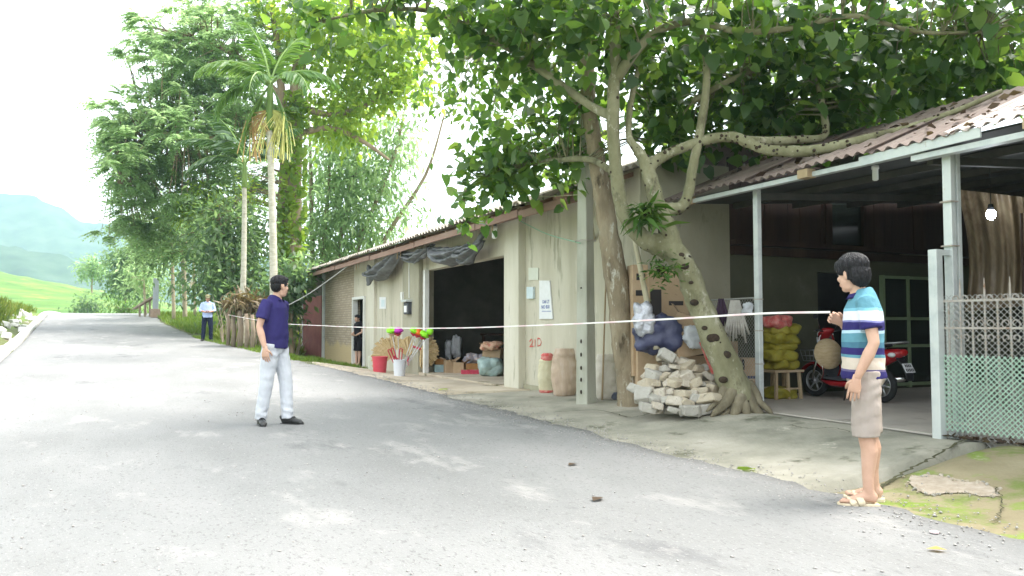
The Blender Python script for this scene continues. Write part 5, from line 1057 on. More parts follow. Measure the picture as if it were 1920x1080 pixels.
def hung(name, label, px, py0, py1, wd, D, m, n=6):
    a = at_dep(px, py0, D); t = thing(name, label, 'glove bundle', a); k = D / FPX
    for i in range(n):
        mb = MB(); dx = (i - n / 2 + .5) * wd * k / n; e = a + RT * (dx * 1.35) + V((0, 0, -(py1 - py0) * k * random.uniform(.8, 1.02))) - FW * .03
        mb.tube([a + RT * dx * .4, a + RT * dx * .9 + V((0, 0, -(py1 - py0) * k * .5)) - FW * .04, e], [.01, wd * k / n * .55, wd * k / n * .5], 8); mb.build('glove', m, t, smooth=True)
    return t
hung('glove_bundle', 'bunch of pale work gloves hanging on the chain-link', 1378, 563, 642, 40, 9.55, M_glove, 9)
hung('cloth_bundle', 'dark purple cloth hanging right of the fig trunk', 1352, 560, 622, 26, 9.6, mat('purple_cloth', [(.03, .015, .03), (.05, .03, .05)], 6, .9), 3)
blobthing('crumpled_bag', 'small crumpled white bag stuck on the chain-link top', 'bag', 1393, 1411, 569, 587, 9.45, .08, M_clear, 3, .5, fold=20)
# ------------------------------------------------------------------ sacks of feed on a trestle
tb_ = at_z(1463, 742, .205); tb_.y = 8.35; tb_ = V((at_y(1463, 742, 8.3).x, 8.3, .205)); TRS = thing('trestle', 'low wooden trestle under the yellow sacks', 'bench', tb_)
for sx in (-.2, .0, .2):
    for sy in (-.14, .14): mb = MB(); mb.bar(tb_ + V((sx * 1.1, sy * 1.1, 0)), tb_ + V((sx, sy, .36)), .035, .035); mb.build('leg', M_rawwood, TRS)
mb = MB(); mb.box(tb_ + V((0, 0, .375)), (.52, .36, .03)); mb.build('top', M_rawwood, TRS)
for sy in (-.15, .15): mb = MB(); mb.bar(tb_ + V((-.21, sy, .14)), tb_ + V((.21, sy, .14)), .03, .02); mb.build('rail', M_rawwood, TRS)
z = .6; nm = ['lowest', 'second lowest', 'middle', 'second highest', 'highest']
def flat_sack(label, c, m, wd=.5, seed=0, group=None):
    mb = MB(); mb.ell(c, (wd / 2, .19, .085), n=30, m=16)
    for i, p in enumerate(mb.v):
        q = V(p) - V(c); q.x *= 1.0; t4 = ((abs(q.x) / (wd / 2)) ** 2 + (abs(q.y) / .19) ** 2 + (abs(q.z) / .085) ** 2) ** .5 / max(.3, ((abs(q.x) / (wd / 2)) ** 3.5 + (abs(q.y) / .19) ** 3.5 + (abs(q.z) / .085) ** 3.5) ** (1 / 3.5)); s = t4 * (.9 + .34 * noise.noise(V((q.x * 10 + seed, q.y * 10, q.z * 12)))); s *= 1 + .18 * (abs(q.x) / (wd / 2)) * (abs(q.y) / .19); mb.v[i] = tuple(V(c) + V((q.x * s, q.y * s, q.z * (s + .1))))
    return single(mb, 'feed_sack', label, 'sack', m, V(c) - V((0, 0, .075)), group, smooth=True)
for i in range(5): flat_sack('yellow feed sack, %s of the pile on the trestle' % nm[i], tb_ + V((.035 * (-1) ** i + .02 * math.sin(i * 5), .02 * math.cos(i * 3), .465 + i * .115)), M_yellow, .42, i * 7, 'yellow feed sacks on the trestle')
flat_sack('red feed sack on top of the yellow sacks', tb_ + V((-.06, 0, .46 + 5 * .115)), M_sackred, .34, 77)
flat_sack('yellow feed sack on the floor under the trestle', tb_ + V((0, .0, .075)), M_yellow, .42, 99)
# ------------------------------------------------------------------ scooter
M_redpaint = mat('red_paint', (.33, .012, .018), rough=.22, spec=.6); M_blackpl = mat('black_plastic', (.015, .016, .02), rough=.45, spec=.4); M_dkgrey = mat('grey_plastic', [(.05, .055, .065), (.08, .085, .095)], 8, .5); M_chrome = mat('chrome', (.6, .6, .6), rough=.18, metal=1); M_rubber = mat('rubber', (.018, .018, .018), rough=.85); M_alu = mat('wheel_alloy', (.45, .46, .47), rough=.35, metal=.8); M_plate = mat('plate_white', (.72, .73, .75), rough=.5); M_taill = mat('red_lens', (.4, .01, .01), rough=.1, spec=.7); M_headl = mat('clear_lens', (.6, .62, .64), rough=.08, spec=.8); M_straw = mat('straw', [(.42, .31, .17), (.52, .4, .24), (.58, .47, .31)], 9, .85, .4, 50, stretch=(1, 1, 4))
fw_ = at_z(1518, 742, .205); rw_ = at_z(1670, 757, .205); hdv = (fw_ - rw_); hdv.z = 0; hdv.normalize(); mid = (fw_ + rw_) / 2
SC = thing('motor_scooter', 'red motor scooter parked under the lean-to with a rear number plate', 'scooter', (mid.x, mid.y, .207), rz=math.atan2(-hdv.x, hdv.y))
SC.scale = (.88, .88, .88)
def sp_(name, mb, m, par=None, smooth=True, bevel=0): return mb.build(name, m, par or SC, smooth, local=True, bevel=bevel)
for y in (.62, -.6):
    mb = MB(); mb.torus((0, y, .25), .205, .045, 'x', 36, 10); wh = sp_('wheel', mb, M_rubber); mb = MB(); mb.torus((0, y, .25), .163, .012, 'x', 32, 8, r2=.03); rim = sp_('rim', mb, M_alu, wh)
    mb = MB(); mb.lathe((0, y, .25), [(.035, -.05), (.045, -.03), (.045, .03), (.035, .05)], 14, Matrix.Rotation(pi / 2, 3, 'Y')); sp_('hub', mb, M_alu, wh)
    for k in range(6): a = k * pi / 3; mb = MB(); mb.tube([(0, y + .03 * math.cos(a), .25 + .03 * math.sin(a)), (0, y + .16 * math.cos(a + .15), .25 + .16 * math.sin(a + .15))], [(.012, .018), (.01, .012)], 6); sp_('spoke', mb, M_alu, wh)
for s in (-1, 1): mb = MB(); mb.tube([(s * .075, .62, .25), (s * .075, .56, .45), (s * .05, .47, .75)], [.02, .022, .025], 8); sp_('fork', mb, M_chrome)
mb = MB()
def fend(u, v): a = .35 + 2.15 * u; w = (v - .5) * 2; r = .275 + .02 - .035 * w * w; return V((.075 * w, .62 + r * math.cos(a) * 1.02, .25 + r * math.sin(a) + .01))
mb.grid(fend, 16, 8); o = sp_('front_fender', mb, M_redpaint); o.modifiers.new('s', 'SOLIDIFY').thickness = .01
mb = MB(); prof = [(.30, .36, .17), (.36, .31, .19), (.45, .29, .205), (.6, .33, .21), (.75, .37, .2), (.9, .39, .17), (1.0, .38, .12)]      # z, y, half width
def shield(u, v): 
    i = min(len(prof) - 2, int(v * (len(prof) - 1))); f = v * (len(prof) - 1) - i; z, y, w = [prof[i][k] * (1 - f) + prof[i + 1][k] * f for k in range(3)]; s = (u - .5) * 2; return V((w * s, y + .11 * (1 - s * s), z))
mb.grid(shield, 14, 18); o = sp_('leg_shield', mb, M_redpaint); o.modifiers.new('s', 'SOLIDIFY').thickness = .02
mb = MB(); mb.grid(lambda u, v: shield(.08 + .84 * u, .04 + .92 * v) + V((0, -.026, 0)), 12, 16); o = sp_('inner_panel', mb, M_dkgrey); o.modifiers.new('s', 'SOLIDIFY').thickness = .012
for s in (0.0, 1.0): mb = MB(); mb.tube([shield(s, v / 14) + V((0, -.008, 0)) for v in range(15)], .009, 6); sp_('edge_trim', mb, M_chrome)
mb = MB(); mb.prism([(-.14, .36, .3), (.14, .36, .3), (.16, .0, .28), (.16, -.12, .3), (-.16, -.12, .3), (-.16, 0, .28)], (0, 0, .035)); sp_('footboard', mb, M_dkgrey, smooth=False, bevel=.01)
mb = MB(); mb.tube([(0, .4, .27), (0, .2, .23), (0, -.1, .24), (0, -.3, .33)], [(.13, .04), (.17, .055), (.17, .06), (.12, .05)], 14, side=(1, 0, 0)); sp_('lower_cowl', mb, M_redpaint)
mb = MB(); mb.tube([(0, -.06, .52), (0, -.14, .56), (0, -.4, .6), (0, -.68, .66), (0, -.9, .72), (0, -.98, .74)], [(.13, .2), (.15, .2), (.165, .16), (.15, .12), (.1, .07), (.04, .03)], 18, side=(1, 0, 0)); sp_('rear_body', mb, M_redpaint)
mb = MB(); mb.tube([(0, -.1, .34), (0, -.3, .36), (0, -.6, .36)], [(.13, .06), (.14, .08), (.08, .06)], 14, side=(1, 0, 0)); sp_('engine', mb, M_blackpl)
mb = MB(); mb.tube([(0, .03, .76), (0, -.05, .79), (0, -.3, .8), (0, -.55, .835), (0, -.72, .84), (0, -.76, .82)], [(.07, .03), (.12, .045), (.145, .05), (.135, .045), (.1, .035), (.05, .015)], 16, side=(1, 0, 0)); sp_('seat', mb, M_blackpl)
mb = MB(); mb.tube([(0, .46, .9), (0, .42, .98), (0, .36, 1.04), (0, .28, 1.05)], [(.08, .06), (.13, .07), (.12, .06), (.06, .03)], 14, side=(1, 0, 0)); sp_('handlebar_cowl', mb, M_redpaint)
mb = MB(); mb.ell((0, .485, .985), (.085, .04, .055)); sp_('headlight', mb, M_headl)
for s in (-1, 1):
    mb = MB(); mb.tube([(s * .1, .36, 1.03), (s * .24, .33, 1.05), (s * .34, .27, 1.05)], [.014, .014, .017], 8); hb = sp_('handlebar', mb, M_blackpl)
    mb = MB(); mb.tube([(s * .2, .42, 1.04), (s * .32, .36, 1.04)], .007, 6); sp_('brake_lever', mb, M_chrome, hb)
    mb = MB(); mb.tube([(s * .17, .36, 1.06), (s * .22, .35, 1.2), (s * .26, .33, 1.24)], .007, 6); mi_ = sp_('mirror_stem', mb, M_chrome); mb = MB(); mb.ell((s * .29, .33, 1.26), (.06, .015, .04)); sp_('mirror', mb, M_blackpl, mi_)
    mb = MB(); mb.ell((s * .11, -.86, .7), (.035, .06, .035)); sp_('indicator', mb, M_headl)
    mb = MB(); mb.tube([(s * .1, .47, .93), (s * .13, .43, .86)], .02, 8); sp_('front_indicator', mb, M_headl)
    mb = MB(); mb.tube([(s * .11, -.55, .78), (s * .13, -.75, .86), (s * .1, -.98, .88), (0, -1.02, .885)], .012, 6); sp_('carrier', mb, M_alu)
mb = MB(); mb.box((0, -.88, .875), (.2, .2, .012)); sp_('carrier_plate', mb, M_alu, smooth=False)
mb = MB(); mb.ell((0, -.975, .735), (.085, .03, .05)); sp_('tail_light', mb, M_taill)
mb = MB(); mb.tube([(0, -.9, .66), (0, -1.0, .56), (0, -1.06, .42), (0, -1.07, .34)], [(.08, .02), (.085, .02), (.09, .012), (.07, .008)], 10, side=(1, 0, 0)); sp_('rear_fender', mb, M_blackpl)
R_ = Matrix.Rotation(-.5, 3, 'X'); mb = MB(); mb.box((0, -1.045, .52), (.19, .008, .14), R_); pl = sp_('number_plate', mb, M_plate, smooth=False)
for r in (0, 1):
    for k in range(5 if r else 4): mb = MB(); mb.box(V((0, -1.045, .52)) + R_ @ V(((k - (2 if r else 1.5)) * .034, -.0065, .033 - .066 * r)), (.02, .003, .045), R_); sp_('plate_mark', mb, M_blackpl, pl, smooth=False)
mb = MB(); mb.tube([(.12, -.2, .26), (.15, -.5, .3), (.16, -.85, .36)], [.025, .05, .045], 10); sp_('exhaust', mb, M_chrome)
mb = MB(); mb.tube([(-.1, -.05, .24), (-.2, -.1, .0)], .011, 6); sp_('side_stand', mb, M_blackpl)
# wire basket on the front
bk = [(-.15, -.15), (.15, -.15), (.15, .12), (-.15, .12)]
for z, k in ((.56, .75), (.64, .88), (.73, 1.0)):
    mb = MB(); mb.tube([(a * k, .66 + b * k, z) for a, b in bk + bk[:1]], .005, 5); sp_('basket_wire', mb, M_alu)
for a, b in [(x, y) for x in (-.15, -.05, .05, .15) for y in (-.15, .12)]: mb = MB(); mb.tube([(a * .75, .66 + b * .75, .56), (a, .66 + b, .73)], .004, 5); sp_('basket_wire', mb, M_alu)
# conical hat hung inside the leg shield
Rs = Matrix.Rotation(math.atan2(-hdv.x, hdv.y), 3, 'Z'); hatc = V((mid.x, mid.y, .207)) + Rs @ V((-.07, .25, .6)); hn = -(FW * .8 + hdv * .45).normalized() + V((0, 0, .12)); Rh = hn.to_track_quat('Z', 'Y').to_matrix()
mb = MB(); mb.lathe(hatc, [(.21, 0), (.207, .006), (.14, .035), (.07, .065), (.006, .09)], 28, Rh); mb.lathe(hatc, [(.21, -.002), (.13, .028), (.06, .055), (.004, .08)], 28, Rh, cap=False)
single(mb, 'conical_hat', 'straw conical hat hanging inside the scooter leg shield', 'hat', M_straw, hatc, smooth=True)
# ------------------------------------------------------------------ fence right of the gate post
fA = V((pg.x, pg.y, .2)) + RT * .05; fB = at_z(1925, 840, .2); fdir = (fB - fA); fdir.z = 0; fdir.normalize(); fE = fA + fdir * 2.2
FN = thing('iron_fence', 'rusty spiked iron railing covered with chain-link beside the gate post', 'fence', fA)
ZT = at_dep(1800, 565, dep(fA)).z; ZM = at_dep(1800, 615, dep(fA)).z
for z in (ZT, ZM, .34): mb = MB(); mb.bar(fA + V((0, 0, z - .2)), fE + V((0, 0, z - .2)), .022, .018); mb.build('rail', M_oldsteel, FN)
d = .06; i = 0
while d < 2.15:
    p = fA + fdir * d; tall = (i % 2 == 1); mb = MB(); zt = ZT + (.12 if tall else .0); mb.tube([p + V((0, 0, .06)), p + V((0, 0, zt - .2)), p + V((0, 0, zt - .13 if tall else zt - .195))], [.009, .009, .002], 6); mb.build('bar', M_oldsteel, FN)
    if tall:
        for sg in (-1, 1):
            for zc, r in ((ZT + .0, .03), (ZM + .02, .035), (ZM - .1, .03)):
                mb = MB(); c = p + fdir * (sg * .038) + V((0, 0, zc - .2 + .02)); mb.tube([c + fdir * (sg * r * math.cos(a) * (1 - a / 9)) + V((0, 0, r * math.sin(a) * (1 - a / 9))) for a in np.linspace(-1.2, 4.2, 12)], .0055, 5); mb.build('scroll', M_oldsteel, FN)
    d += .105; i += 1
o = chainlink(FN, 'wire_mesh', fA - fdir * .03 - FW * .02, fE - FW * .02, .16, ZT + .05, .052, .0026, M_wire); o['kind'] = 'stuff'
M_net = mat('green_net', [(.42, .6, .48), (.5, .68, .56)], 6, .6, trans=.2)
NT = thing('plastic_net', 'pale green plastic net tied along the bottom of the fence', 'net', fA - FW * .045)
o = chainlink(NT, 'net', fA - fdir * .09 - FW * .045, fE - FW * .045, .27, .93, .046, .0044, M_net); o['kind'] = 'stuff'
pos = []; ax = []
for k in range(160):
    p = fA + fdir * random.uniform(0, 2) - FW * random.uniform(-.06, .12); pos.append((p.x, p.y, h(p.x, p.y) + .02)); ax.append((random.gauss(0, 1), random.gauss(0, 1), .2))
setp(leaves('fence_litter', pos, ax, rng.uniform(.04, .1, len(pos)), WIDE, None, M_litter), 'dry leaves gathered along the foot of the fence', 'leaf litter', None, 'stuff')
# brown translucent tarpaulin hung behind the fence
M_tarp = mat('brown_tarp', [(.1, .07, .04), (.18, .13, .08), (.24, .19, .12)], 5, .4, .5, 14, spec=.5, trans=.45, stretch=(2, 2, .6), spots=((.55, .48, .36), 6, .66))
mb = MB()
def tarp(u, v):
    px = 1795 + 190 * u; py = 395 + 190 * v - 40 * (1 - u) * (1 - v) - 18 * u; D = 8.6 + .25 * math.sin(u * 9 + v * 1.5) * .35 + .5 * math.sin(v * 2.2) * (1 - u) - .4 * u; return at_dep(px + 22 * math.sin(v * 2.5) * (1 - u), py, D + .03 * math.sin(u * 46))
mb.grid(tarp, 60, 30); o = single(mb, 'hanging_tarpaulin', 'crumpled brown tarpaulin hanging under the lean-to behind the fence', 'tarpaulin', M_tarp, tarp(.5, 1), smooth=True)
mb = MB(); mb.tube([at_dep(1915, 400, 7.7), at_dep(1921, 620, 7.7)], .012, 6); single(mb, 'steel_rod', 'thin dark rod in front of the brown tarpaulin', 'rod', M_darkwood, at_dep(1921, 620, 7.7))
# lamps
M_bulb = mat('white_bulb', (.75, .76, .74), rough=.25); M_lit = emit('lit_bulb', (.85, .93, 1), 45)
def bulb(label, p, lit=False, s=1.0, up=.25, cfl=True):
    p = V(p); t = thing('light_bulb', label, 'light bulb', p); mb = MB(); mb.tube([p + V((0, 0, .06 * s)), p + V((0, 0, up))], .004, 5); mb.build('cord', M_blackpl, t); mb = MB(); mb.lathe(p + V((0, 0, .035 * s)), [(.02 * s, 0), (.024 * s, .02 * s), (.018 * s, .05 * s)], 10); mb.build('socket', M_dkgrey if cfl else M_blackpl, t)
    mb = MB()
    if cfl: mb.lathe(p + V((0, 0, -.1 * s)), [(.012 * s, 0), (.026 * s, .01 * s), (.026 * s, .1 * s), (.034 * s, .105 * s), (.03 * s, .135 * s)], 12)
    else: mb.ell(p, (.036 * s, .036 * s, .045 * s))
    mb.build('glass', M_lit if lit else M_bulb, t, smooth=True); return t
bulb('unlit white energy bulb under the shop eave', at_x(927, 430, 5.8), s=1.7, up=.3)
bulb('unlit white energy bulb nearest the steel corner post under the lean-to', at_dep(1641, 318, 8.4), s=1.2, up=.14)
bulb('small round unlit bulb between energy bulb and corner post', at_dep(1726, 313, 8.6), s=.9, up=.16, cfl=False)
bulb('glowing white bulb hanging by the brown tarpaulin', at_dep(1858, 402, 8.2), True, 1.25, .5, cfl=False)
# ------------------------------------------------------------------ shade cloth bunched under the eave
M_shade = mat('grey_shade_cloth', [(.1, .105, .11), (.15, .155, .16), (.2, .205, .21)], 5, .85, .4, 40)
def tb(px, py, wpx): p = at_x(px, py, 5.9); return (p.x, p.y, p.z, wpx / 2 * dep(p) / FPX)
SHC = thing('shade_cloth', 'grey shade cloth bunched in swags under the shop eave', 'shade cloth', at_x(800, 470, 5.9))
def swag(A, B, sag, seed, thick=.2, top=.3):
    A, B = at_x(A[0], A[1], 5.92), at_x(B[0], B[1], 5.92); sag = abs(at_x((800), 480, 5.92).z - at_x(800, 480 + sag, 5.92).z); mb = MB()
    def fn(u, v):
        e = u + .04 * noise.noise(V((u * 4, v * 3, seed))); q = 4 * e * (1 - e); w_ = 1 - (1 - v) * (1 - top); p = A.lerp(B, u) + V((0, 0, -sag * max(0, q) * w_))
        bulge = math.sin(pi * min(1, max(0, v))) ** .6 * thick * (.35 + .65 * q)
        fold = .05 * math.sin(v * 17 + 2.2 * noise.noise(V((u * 3, seed, 0))) + seed) + .035 * noise.noise(V((u * 9, v * 9, seed)))
        return p + V((-bulge - fold * (.4 + q), .06 * noise.noise(V((u * 6, v * 5, seed + 3))), .03 * noise.noise(V((u * 11, v * 7, seed + 8)))))
    mb.grid(fn, 46, 30); o = mb.build('swag', M_shade, SHC, smooth=True, fix=False); o.modifiers.new('s', 'SOLIDIFY').thickness = .008
swag((686, 512), (760, 462), 40, 1, .26, .1); swag((752, 470), (816, 458), 30, 4, .2, .25); swag((808, 462), (884, 458), 36, 7, .26, .12); swag((858, 470), (909, 452), 30, 11, .24, .1)
for L in ([tb(882, 480, 20), tb(898, 450, 16), tb(912, 426, 12), tb(922, 408, 7)], [tb(690, 500, 10), tb(694, 515, 20), tb(692, 527, 16), tb(690, 534, 6)]):
    sp = spline(L, 6); mb = MB(); mb.tube([p[:3] for p in sp], [(p[3], p[3] * .6) for p in sp], 16, side=(0, 0, 1))
    for i, v in enumerate(mb.v): mb.v[i] = tuple(V(v) + V((-1, 0, 0)) * .05 * noise.noise(V((v[0] * 14, v[1] * 10, v[2] * 5))))
    mb.build('gathered_end', M_shade, SHC, smooth=True)
def line(name, label, pts, r, m, cat='rope'): sp = spline([tuple(p) for p in pts], 6); mb = MB(); mb.tube([V(p) for p in sp], r, 5); return single(mb, name, label, cat, m, pts[0])
a, b = at_x(655, 497, 5.75), at_dep(500, 592, 24.5); line('rope', 'grey rope running from the shop eave down to the tall palm', [a, (a + b) / 2 + V((0, 0, -.12)), b], .016, mat('rope', [(.3, .3, .28), (.4, .4, .38)], 20, .9))
a, b = at_x(975, 414, 6.08), at_dep(1088, 456, CD - .12); line('green_string', 'green nylon string tied between shop pillar and concrete pole', [a, (a + b) / 2 + V((0, 0, -.05)), b], .009, mat('green_nylon', (.25, .42, .3), rough=.6), 'string')
a, b = at_dep(940, 362, 13), at_dep(1088, 365, CD - .1); line('overhead_wire', 'thin pale wire running from foliage to the concrete pole', [a, (a + b) / 2 + V((0, 0, -.04)), b], .005, M_bamboo, 'wire')
# ------------------------------------------------------------------ notices and meter on the walls
M_paper = mat('white_paper', [(.66, .67, .66), (.75, .76, .76)], 8, .8); M_bluep = mat('pale_blue_paper', [(.5, .6, .62), (.6, .68, .7)], 8, .8); M_cream = mat('cream_board', [(.56, .58, .48), (.62, .64, .55)], 5, .8); M_inkb = mat('blue_ink', (.12, .17, .42), rough=.8); M_inkr = mat('red_paint_mark', (.55, .12, .1), rough=.9)
def notice(name, label, px0, px1, py0, py1, x, m, th=.012, cat='notice', slant=0):
    a, b, c, d = at_x(px0, py0, x), at_x(px1 - slant, py0, x), at_x(px1, py1, x), at_x(px0, py1, x); t = thing(name, label, cat, d); mb = MB(); mb.prism([a, b, c, d], (-th, 0, 0)); mb.build('sheet', m, t); return t, x - th
notice('notice_board', 'rounded cream board on the plaster wall above the blue leaflet', 992, 1010, 502, 525, 6.245, M_cream)
notice('leaflet', 'small pale blue leaflet box below the cream board', 991, 1003, 538, 560, 6.245, M_bluep, .04)
t, xx = notice('paper_banner', 'long white paper banner with blue lettering on the plaster wall', 1013, 1038, 526, 598, 6.245, M_paper, .02, slant=6)
def text(parent, s, px, py, x, size, m, name='lettering'):
    cu = bpy.data.curves.new('t', 'FONT'); cu.body = s; cu.size = size; cu.extrude = .001; o = bpy.data.objects.new('t', cu); C.objects.link(o); dg = bpy.context.evaluated_depsgraph_get(); me = bpy.data.meshes.new_from_object(o.evaluated_get(dg)); bpy.data.objects.remove(o)
    R = Matrix(((0, 0, -1), (-1, 0, 0), (0, 1, 0))); me.transform(R.to_4x4()); ob = link(name, me, parent, m); ob.location = at_x(px, py, x) - base_of(parent); return ob
text(t, 'DAI LY', 1017, 569, xx - .003, .082, M_inkb); text(t, 'NO BUI', 1015, 579, xx - .003, .085, M_inkb); mb = MB(); mb.prism([at_x(1016, 583, xx - .002), at_x(1033, 583, xx - .002), at_x(1033, 584, xx - .002), at_x(1016, 584, xx - .002)], (-.002, 0, 0)); mb.build('small_print', M_inkb, t)
def mark(px, py): return at_x(px, py, 6.243)
g = thing('painted_mark', 'red hand-painted mark 21D low on the plaster wall', 'graffiti', mark(1003, 652))
for st in ([(993, 640), (996, 636), (999, 640), (997, 645), (993, 650), (1000, 649)], [(1003, 636), (1003, 650)], [(1008, 634), (1008, 649), (1013, 647), (1015, 641), (1012, 635), (1008, 634)]):
    mb = MB(); mb.tube([mark(*q) for q in st], [(.012, .003)] * len(st), 6, side=(0, .6, .8)); mb.build('stroke', M_inkr, g)
t, xx = notice('wall_poster', 'white poster on the cream wall left of the meter box', 712, 724, 557, 579, 6.195, M_paper, .01); mb = MB(); mb.prism([at_x(715, 562, xx - .002), at_x(721, 562, xx - .002), at_x(721, 575, xx - .002), at_x(715, 575, xx - .002)], (-.002, 0, 0)); mb.build('picture', M_bluep, t)
p = at_x(767, 578, 6.1); MT = thing('electric_meter', 'grey electricity meter box on the shop pillar', 'meter', p - V((0, 0, .2)))
mb = MB(); mb.box(p + V((-.02, 0, 0)), (.14, .34, .3)); mb.build('case', M_dkgrey, MT, bevel=.02); mb = MB(); mb.box(p + V((-.095, 0, -.02)), (.012, .2, .16)); mb.build('window', M_paper, MT); mb = MB(); mb.box(p + V((-.05, 0, .18)), (.2, .4, .05)); mb.build('rain_hood', M_steel, MT)
mb = MB(); mb.tube([p + V((0, 0, .25)), p + V((0, .02, 1.2))], .015, 6); mb.build('conduit', M_white, MT)
mb = MB(); q = at_x(754, 555, 6.09); mb.box(q, (.06, .14, .2)); single(mb, 'switch_box', 'small white switch box left of the meter', 'switch box', M_white, q - V((0, 0, .1)), bevel=.01)
# ------------------------------------------------------------------ goods in front of the shop
def bucket(label, px, py, wpx, hpx, m, rimm=None, name='bucket', sq=False):
    b = at_z(px, py, h(5.6, 18) + .012); D = dep(b); k = D / FPX; r, ht = wpx / 2 * k, hpx * k; t = thing(name, label, 'bucket', b); mb = MB(); mb.lathe(b, [(r * .82, 0), (r * .84, .01), (r, ht - .03), (r * 1.06, ht - .03), (r * 1.06, ht), (r * .97, ht), (r * .8, .03)], 24); mb.build('tub', m, t, smooth=False); mb = MB(); mb.torus(b + V((0, 0, ht)), r * 1.04, .008, 'z', 24, 6); mb.build('rim', rimm or m, t, smooth=True); return t, b, r, ht
M_redpl = mat('red_plastic', [(.55, .05, .08), (.6, .08, .11)], 4, .4, spec=.5); M_whitepl = mat('white_plastic', [(.62, .64, .7), (.7, .72, .76)], 4, .4, spec=.5); M_lime = mat('lime_plastic', (.28, .75, .02), rough=.5); M_orange = mat('orange_plastic', (.8, .16, .02), rough=.5); M_mag = mat('magenta_plastic', (.5, .04, .42), rough=.5); M_redb = mat('red_bristle', (.45, .03, .06), rough=.7)
bucket('red plastic bucket by the shop pillar', 712, 700, 28, 31, M_redpl)
b = at_z(698, 698, .0); 
carton('carton', 'cream carton standing behind the red bucket', 689, 703, 669, 699, 20.6, .3, .2, M_cream)
t, wb_, wr0, wht = bucket('white plastic bucket holding colourful brushes', 749, 706, 24, 31, M_whitepl); BKD = dep(wb_)
M_handle = mat('steel_tube', (.6, .6, .62), rough=.25, metal=.7)
def brush(label, px, py, m, m2, k=1.0, hx=None):
    k *= 1.35
    e = at_dep(px, py, BKD); d0 = wb_ + V((0, 0, wht * .35)) + RT * ((px - 749) * BKD / FPX * .14); t = thing('cleaning_brush', label, 'brush', d0, 'cleaning brushes in the white bucket'); d = (e - d0).normalized(); mb = MB(); mb.tube([d0, e], .009, 8); mb.build('handle', M_handle, t); R = d.to_track_quat('Z', 'Y').to_matrix()
    mb = MB(); mb.lathe(e + d * -.05, [(.03, 0), (.06 * k, .03), (.085 * k, .06), (.07 * k, .12), (.03, .15)], 12, R)
    for i, p in enumerate(mb.v): q = V(p) - e; f = 1 + .22 * noise.noise(V((q.x * 22, q.y * 22, q.z * 22 + px))); mb.v[i] = tuple(e + q * f)
    mb.build('head', m, t); mb = MB(); mb.lathe(e + d * -.1, [(.012, 0), (.04 * k, .03), (.07 * k, .06)], 10, R); mb.build('bristles', m2, t)
brush('lime green headed brush left in the white bucket', 735, 622, M_lime, M_straw, 1.1); brush('magenta headed brush in the white bucket', 746, 622, M_mag, M_redb, 1.1); brush('lime green brush left of the orange one', 777, 622, M_lime, M_redb, 1.0); brush('orange headed brush in the white bucket', 784, 625, M_orange, M_redb, 1.05); brush('lime green brush leaning right of the orange one', 794, 629, M_lime, M_redb, 1.15); brush('rightmost small lime green brush in the white bucket', 805, 624, M_lime, M_redb, .7)
for lab, px, py in (('red brush with looped handle leftmost in the white bucket', 729, 655), ('red brush with looped handle second from left in the white bucket', 735, 652), ('red brush with looped handle right of the steel tubes', 752, 653)):
    e = at_dep(px, py, BKD - .05); b0 = wb_ + V((0, 0, wht * .5)) - FW * .05 + RT * ((px - 749) * BKD / FPX * .2); mb = MB(); d = (e - b0); s = RT * .03; mb.tube([b0 - s * .3, b0 + d * .55 - s, b0 + d * .95 - s, e, b0 + d * .95 + s, b0 + d * .55 + s, b0 + s * .3], .012, 7); single(mb, 'looped_brush', lab, 'brush', M_redb, b0, 'cleaning brushes in the white bucket', smooth=True)
M_broom = mat('broom_grass', [(.42, .3, .14), (.54, .41, .22), (.6, .48, .3)], 20, .9, .6, 60)
def broom(label, hubpx, hubpy, D, dirs, L):
    hb = at_dep(hubpx, hubpy, D); t = thing('grass_broom', label, 'broom', hb, 'grass brooms beside the bucket'); a0, a1 = dirs; mb = MB(); n = 44
    for i in range(n):
        a = a0 + (a1 - a0) * i / (n - 1) + random.uniform(-.03, .03); d = RT * math.cos(a) + V((0, 0, math.sin(a))); l = L * random.uniform(.88, 1.05); off = FW * random.uniform(-.03, .03); mb.tube([hb + off * .2, hb + d * l * .6 + off, hb + d * l + off * 1.5 + V((0, 0, -.03))], [.012, .03, .02], 4)
    mb.build('straw_head', M_broom, t); am = (a0 + a1) / 2 + pi; d = RT * math.cos(am) + V((0, 0, math.sin(am))); mb = MB(); mb.tube([hb, hb + d * .22], [.03, .022], 8); mb.build('grip', M_redb, t)
broom('left grass broom fanned out above the red bucket', 738, 668, 19.6, (1.3, 3.7), .55); broom('middle grass broom fanned behind the steel brush handles', 765, 668, 19.4, (.7, 2.5), .5); broom('right grass broom hanging by the shutter frame', 789, 655, 18.9, (-1.6, .9), .42)
# goods inside the opening
M_cyanbox = mat('cyan_box', [(.28, .42, .44), (.38, .5, .52)], 5, .7); M_redbox = mat('red_box', [(.5, .03, .08), (.62, .1, .14)], 9, .6, spots=((.7, .6, .6), 12, .64)); M_brownbox = mat('brown_box', [(.33, .16, .05), (.4, .22, .09)], 6, .8); M_mint = mat('mint_plastic', [(.3, .42, .4), (.42, .53, .5)], 9, .35, .6, 20, spec=.5); M_pinkbag = mat('snack_bags', [(.55, .3, .3), (.6, .5, .45), (.4, .4, .5), (.65, .62, .6)], 16, .4, .4, 25)
carton('carton', 'pale cyan box low in the shop opening', 813, 834, 684, 703, 19.0, .25, .2, M_cyanbox, prints=[(.2, .8, .5, .75, M_cyanbox)]); carton('carton', 'brown box on top of the cyan box', 814, 834, 673, 684, 19.05, .25, .2, M_brownbox)
carton('carton', 'grey-green box behind the cyan box', 803, 813, 687, 703, 19.4, .2, .2, M_cyanbox)
